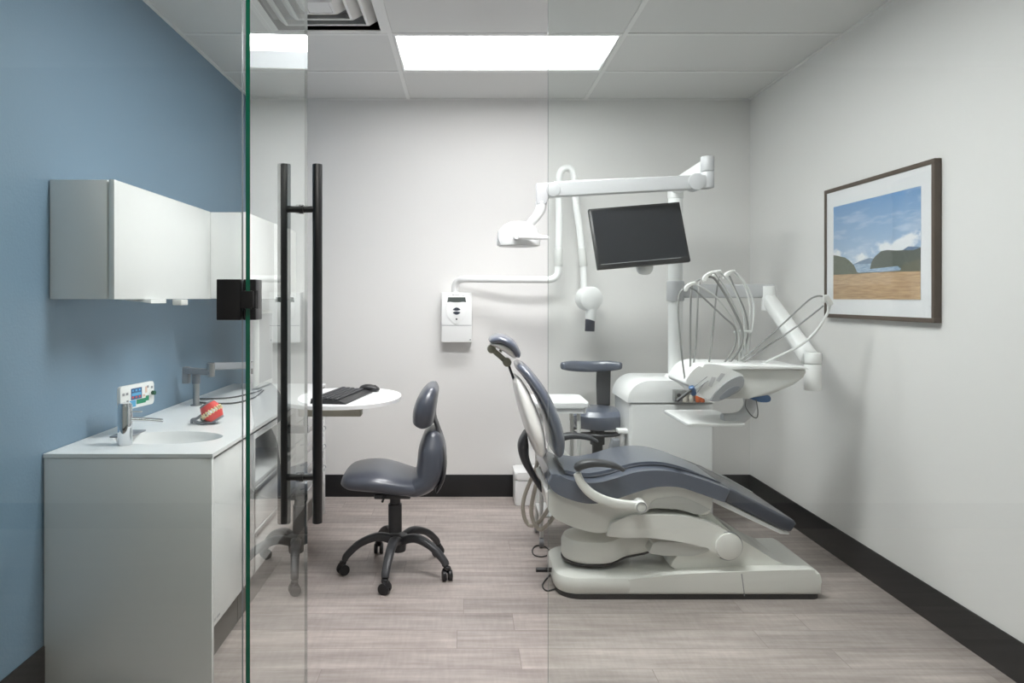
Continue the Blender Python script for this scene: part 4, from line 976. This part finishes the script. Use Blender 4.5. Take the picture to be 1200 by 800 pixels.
b = MB(); b.sweep([P(860.5, 389, 3.40), P(871, 387.5, 3.40), P(880, 389, 3.40)], .012, .006, e=4, n=14, cap=.003); b.build('hose_guide', M_hosew, t)

# instrument holder bracket on the unit with suction handpieces
t = thing('suction_holder', 'metal instrument rail with suction handpieces on the front of the dental unit', 'instrument holder', P(806, 464, 3.96))
b = MB(); a_ = P(791, 470.5, 3.93); c_ = P(826, 457.5, 3.93); b.box((a_.x, 3.93, a_.z), (c_.x, 3.979, c_.z), .003); b.build('rail', M_alu, t)
b = MB(); p = P(795.5, 463, 3.93); b.cyl(p, p+Vector((0, -.006, 0)), .011, n=16); b.build('screw', M_dplast, t)
for px, m in ((803, M_beige), (810, M_beige), (818, M_orange), (823, M_orange)):
    p = P(px, 467, 3.90); b = MB(); b.cyl(p+Vector((0, 0, -.02)), p+Vector((0, 0, .02)), .014, .011, n=16, bev=.003); b.cyl(p+Vector((0, .0, 0)), p+Vector((0, .032, 0)), .006, n=10); b.build('valve', m, t)
# loose instruments clipped to the front left corner of the control head
b = MB(); b.tube([P(793.5, 469.5, 3.17), P(811, 456, 3.175)], .0075, 12, 1); b.build('suction_tip', M_dplast, dl)
b = MB(); p = P(811.5, 457, 3.18); b.cyl(p+Vector((-.008, -.006, .016)), p+Vector((.01, .01, -.02)), .013, n=18, bev=.003); b.tube([p, p+Vector((.03, .03, .0))], .008, 8, 1); b.build('blue_valve', M_bluep, dl)
for q0, q1 in (((811, 455), (829, 441)), ((814, 457), (830, 446)), ((817, 460), (826, 448))):
    b = MB(); b.tube([P(*q0, 3.18), P(*q1, 3.183)], .0018, 6, 1); b.build('probe', M_greyp, dl)

# ---------------------------------------------------------------- framed landscape photograph on the right wall
fy0, fy1, fz0, fz1 = 2.892, 3.779, 1.266, 1.948
t = thing('picture_frame', 'dark wood framed landscape photograph with white mat hung on the right wall', 'picture', (XR, (fy0+fy1)/2, fz0))
fx = XR-.032; r = .02
b = MB()
b.box((fx, fy0, fz1-r), (XR-.001, fy1, fz1), .0015); b.box((fx, fy0, fz0), (XR-.001, fy1, fz0+r), .0015)
b.box((fx, fy0, fz0+r), (XR-.001, fy0+r, fz1-r), .0015); b.box((fx, fy1-r, fz0+r), (XR-.001, fy1, fz1-r), .0015); b.build('frame', M_frame, t)
b = MB(); b.box((XR-.026, fy0+r, fz0+r), (XR-.02, fy1-r, fz1-r)); b.build('mat_board', M_matb, t)
py0, py1, pz0, pz1 = 2.985, 3.69, 1.363, 1.848
def sky_mat():
    m = bpy.data.materials.new('printed_sky'); m.use_nodes = True; nt = m.node_tree; Nn = nt.nodes; L = nt.links; bs = Nn['Principled BSDF']
    tcn = Nn.new('ShaderNodeTexCoord'); sp_ = Nn.new('ShaderNodeSeparateXYZ'); L.new(tcn.outputs['Generated'], sp_.inputs[0])
    ra_ = Nn.new('ShaderNodeValToRGB'); ra_.color_ramp.elements[0].position = .05; ra_.color_ramp.elements[0].color = rgb(196, 214, 230); ra_.color_ramp.elements[1].position = 1; ra_.color_ramp.elements[1].color = rgb(96, 148, 200); L.new(sp_.outputs[2], ra_.inputs[0])
    def ns(sy, sz, s, off=0):
        mp = Nn.new('ShaderNodeMapping'); mp.inputs['Scale'].default_value = (1, sy, sz); mp.inputs['Location'].default_value = (off, off, 0); L.new(tcn.outputs['Generated'], mp.inputs[0])
        n_ = Nn.new('ShaderNodeTexNoise'); n_.inputs['Scale'].default_value = s; n_.inputs['Detail'].default_value = 6; n_.inputs['Roughness'].default_value = .6; L.new(mp.outputs[0], n_.inputs['Vector']); return n_.outputs['Fac']
    hi = ns(1.2, 4.5, 2.2, 3.1); lo = ns(1.6, 2.0, 2.4, 7.4)
    # heavier cumulus in the lower middle of the sky
    g1 = Nn.new('ShaderNodeMath'); g1.operation = 'SUBTRACT'; L.new(sp_.outputs[2], g1.inputs[0]); g1.inputs[1].default_value = .32
    g2 = Nn.new('ShaderNodeMath'); g2.operation = 'MULTIPLY'; L.new(g1.outputs[0], g2.inputs[0]); L.new(g1.outputs[0], g2.inputs[1])
    g3 = Nn.new('ShaderNodeMath'); g3.operation = 'MULTIPLY'; L.new(g2.outputs[0], g3.inputs[0]); g3.inputs[1].default_value = -2.6
    g4 = Nn.new('ShaderNodeMath'); g4.operation = 'ADD'; L.new(g3.outputs[0], g4.inputs[0]); L.new(lo, g4.inputs[1])
    r1 = Nn.new('ShaderNodeValToRGB'); r1.color_ramp.elements[0].position = .37; r1.color_ramp.elements[1].position = .47; L.new(g4.outputs[0], r1.inputs[0])
    r2 = Nn.new('ShaderNodeValToRGB'); r2.color_ramp.elements[0].position = .5; r2.color_ramp.elements[1].position = .75; r2.color_ramp.elements[1].color = (.6, .6, .6, 1); L.new(hi, r2.inputs[0])
    m1 = Nn.new('ShaderNodeMix'); m1.data_type = 'RGBA'; L.new(r2.outputs[0], m1.inputs[0]); L.new(ra_.outputs[0], m1.inputs[6]); m1.inputs[7].default_value = rgb(232, 238, 245)
    m2 = Nn.new('ShaderNodeMix'); m2.data_type = 'RGBA'; L.new(r1.outputs[0], m2.inputs[0]); L.new(m1.outputs[2], m2.inputs[6]); m2.inputs[7].default_value = rgb(240, 242, 246)
    L.new(m2.outputs[2], bs.inputs['Base Color']); bs.inputs['Roughness'].default_value = .35; return m
def noisy(name, c1, c2, sc_):
    m = bpy.data.materials.new(name); m.use_nodes = True; nt = m.node_tree; bs = nt.nodes['Principled BSDF']
    tcn = nt.nodes.new('ShaderNodeTexCoord'); mp = nt.nodes.new('ShaderNodeMapping'); mp.inputs['Scale'].default_value = sc_; nt.links.new(tcn.outputs['Object'], mp.inputs[0])
    n_ = nt.nodes.new('ShaderNodeTexNoise'); n_.inputs['Scale'].default_value = 1; n_.inputs['Detail'].default_value = 5; nt.links.new(mp.outputs[0], n_.inputs['Vector'])
    ra_ = nt.nodes.new('ShaderNodeValToRGB'); ra_.color_ramp.elements[0].position = .35; ra_.color_ramp.elements[0].color = rgb(*c1); ra_.color_ramp.elements[1].position = .65; ra_.color_ramp.elements[1].color = rgb(*c2)
    nt.links.new(n_.outputs['Fac'], ra_.inputs[0]); nt.links.new(ra_.outputs[0], bs.inputs['Base Color']); bs.inputs['Roughness'].default_value = .35; return m
def UV(u, v): return (py1-(py1-py0)*u, pz0+(pz1-pz0)*v)     # u from the far (left) edge
b = MB(); b.box((XR-.0275, py0, pz0), (XR-.0255, py1, pz1)); pic = b.build('photo_print', sky_mat(), t)
def layer(pts, h, m, name):
    b = MB(); b.prism([UV(*p) for p in pts], XR-.0275-h, XR-.0275, axis='x'); return b.build(name, m, pic)
layer([(.26, .30), (.26, .36), (.36, .39), (.46, .41), (.52, .40), (.6, .36), (.6, .30)], .0004, noisy('printed_far_hills', (92, 120, 152), (116, 142, 170), (40, 40, 40)), 'far_hills')
layer([(.74, .40), (.80, .44), (.88, .48), (.96, .47), (1, .46), (1, .3), (.74, .3)], .0004, MATS.get('x') or noisy('printed_blue_ridge', (84, 112, 150), (110, 136, 168), (40, 40, 40)), 'blue_ridge')
layer([(.28, .25), (.28, .36), (.45, .355), (.60, .345), (.85, .33), (.85, .25)], .0006, noisy('printed_water', (120, 152, 186), (176, 196, 214), (1, 30, 160)), 'water')
layer([(0, .22), (0, .48), (.05, .47), (.10, .455), (.16, .44), (.22, .40), (.28, .345), (.31, .29), (.31, .22)], .0008, noisy('printed_left_woods', (62, 70, 56), (98, 104, 84), (1, 90, 90)), 'left_woods')
layer([(.47, .30), (.49, .37), (.53, .42), (.60, .465), (.67, .47), (.76, .455), (.85, .45), (.93, .44), (1, .46), (1, .29), (.80, .29), (.78, .31)], .0008, noisy('printed_headland', (58, 66, 62), (84, 92, 80), (1, 90, 90)), 'headland')
layer([(0, .2), (0, .27), (.15, .265), (.3, .285), (.34, .27), (.45, .27), (.6, .265), (.8, .27), (.84, .33), (1, .36), (1, .2)], .0009, noisy('printed_tree_line', (66, 70, 54), (110, 108, 84), (1, 160, 160)), 'tree_line')
layer([(0, 0), (0, .265), (.3, .26), (.6, .262), (1, .25), (1, 0)], .0011, noisy('printed_dry_field', (176, 140, 104), (206, 174, 132), (1, 10, 120)), 'dry_field')
b = MB(); b.box((XR-.0306, fy0+r-.002, fz0+r-.002), (XR-.0296, fy1-r+.002, fz1-r+.002)); b.build('frame_glazing', glass_mat('picture_glass', (.995, .995, .995, 1), 1.2), t)
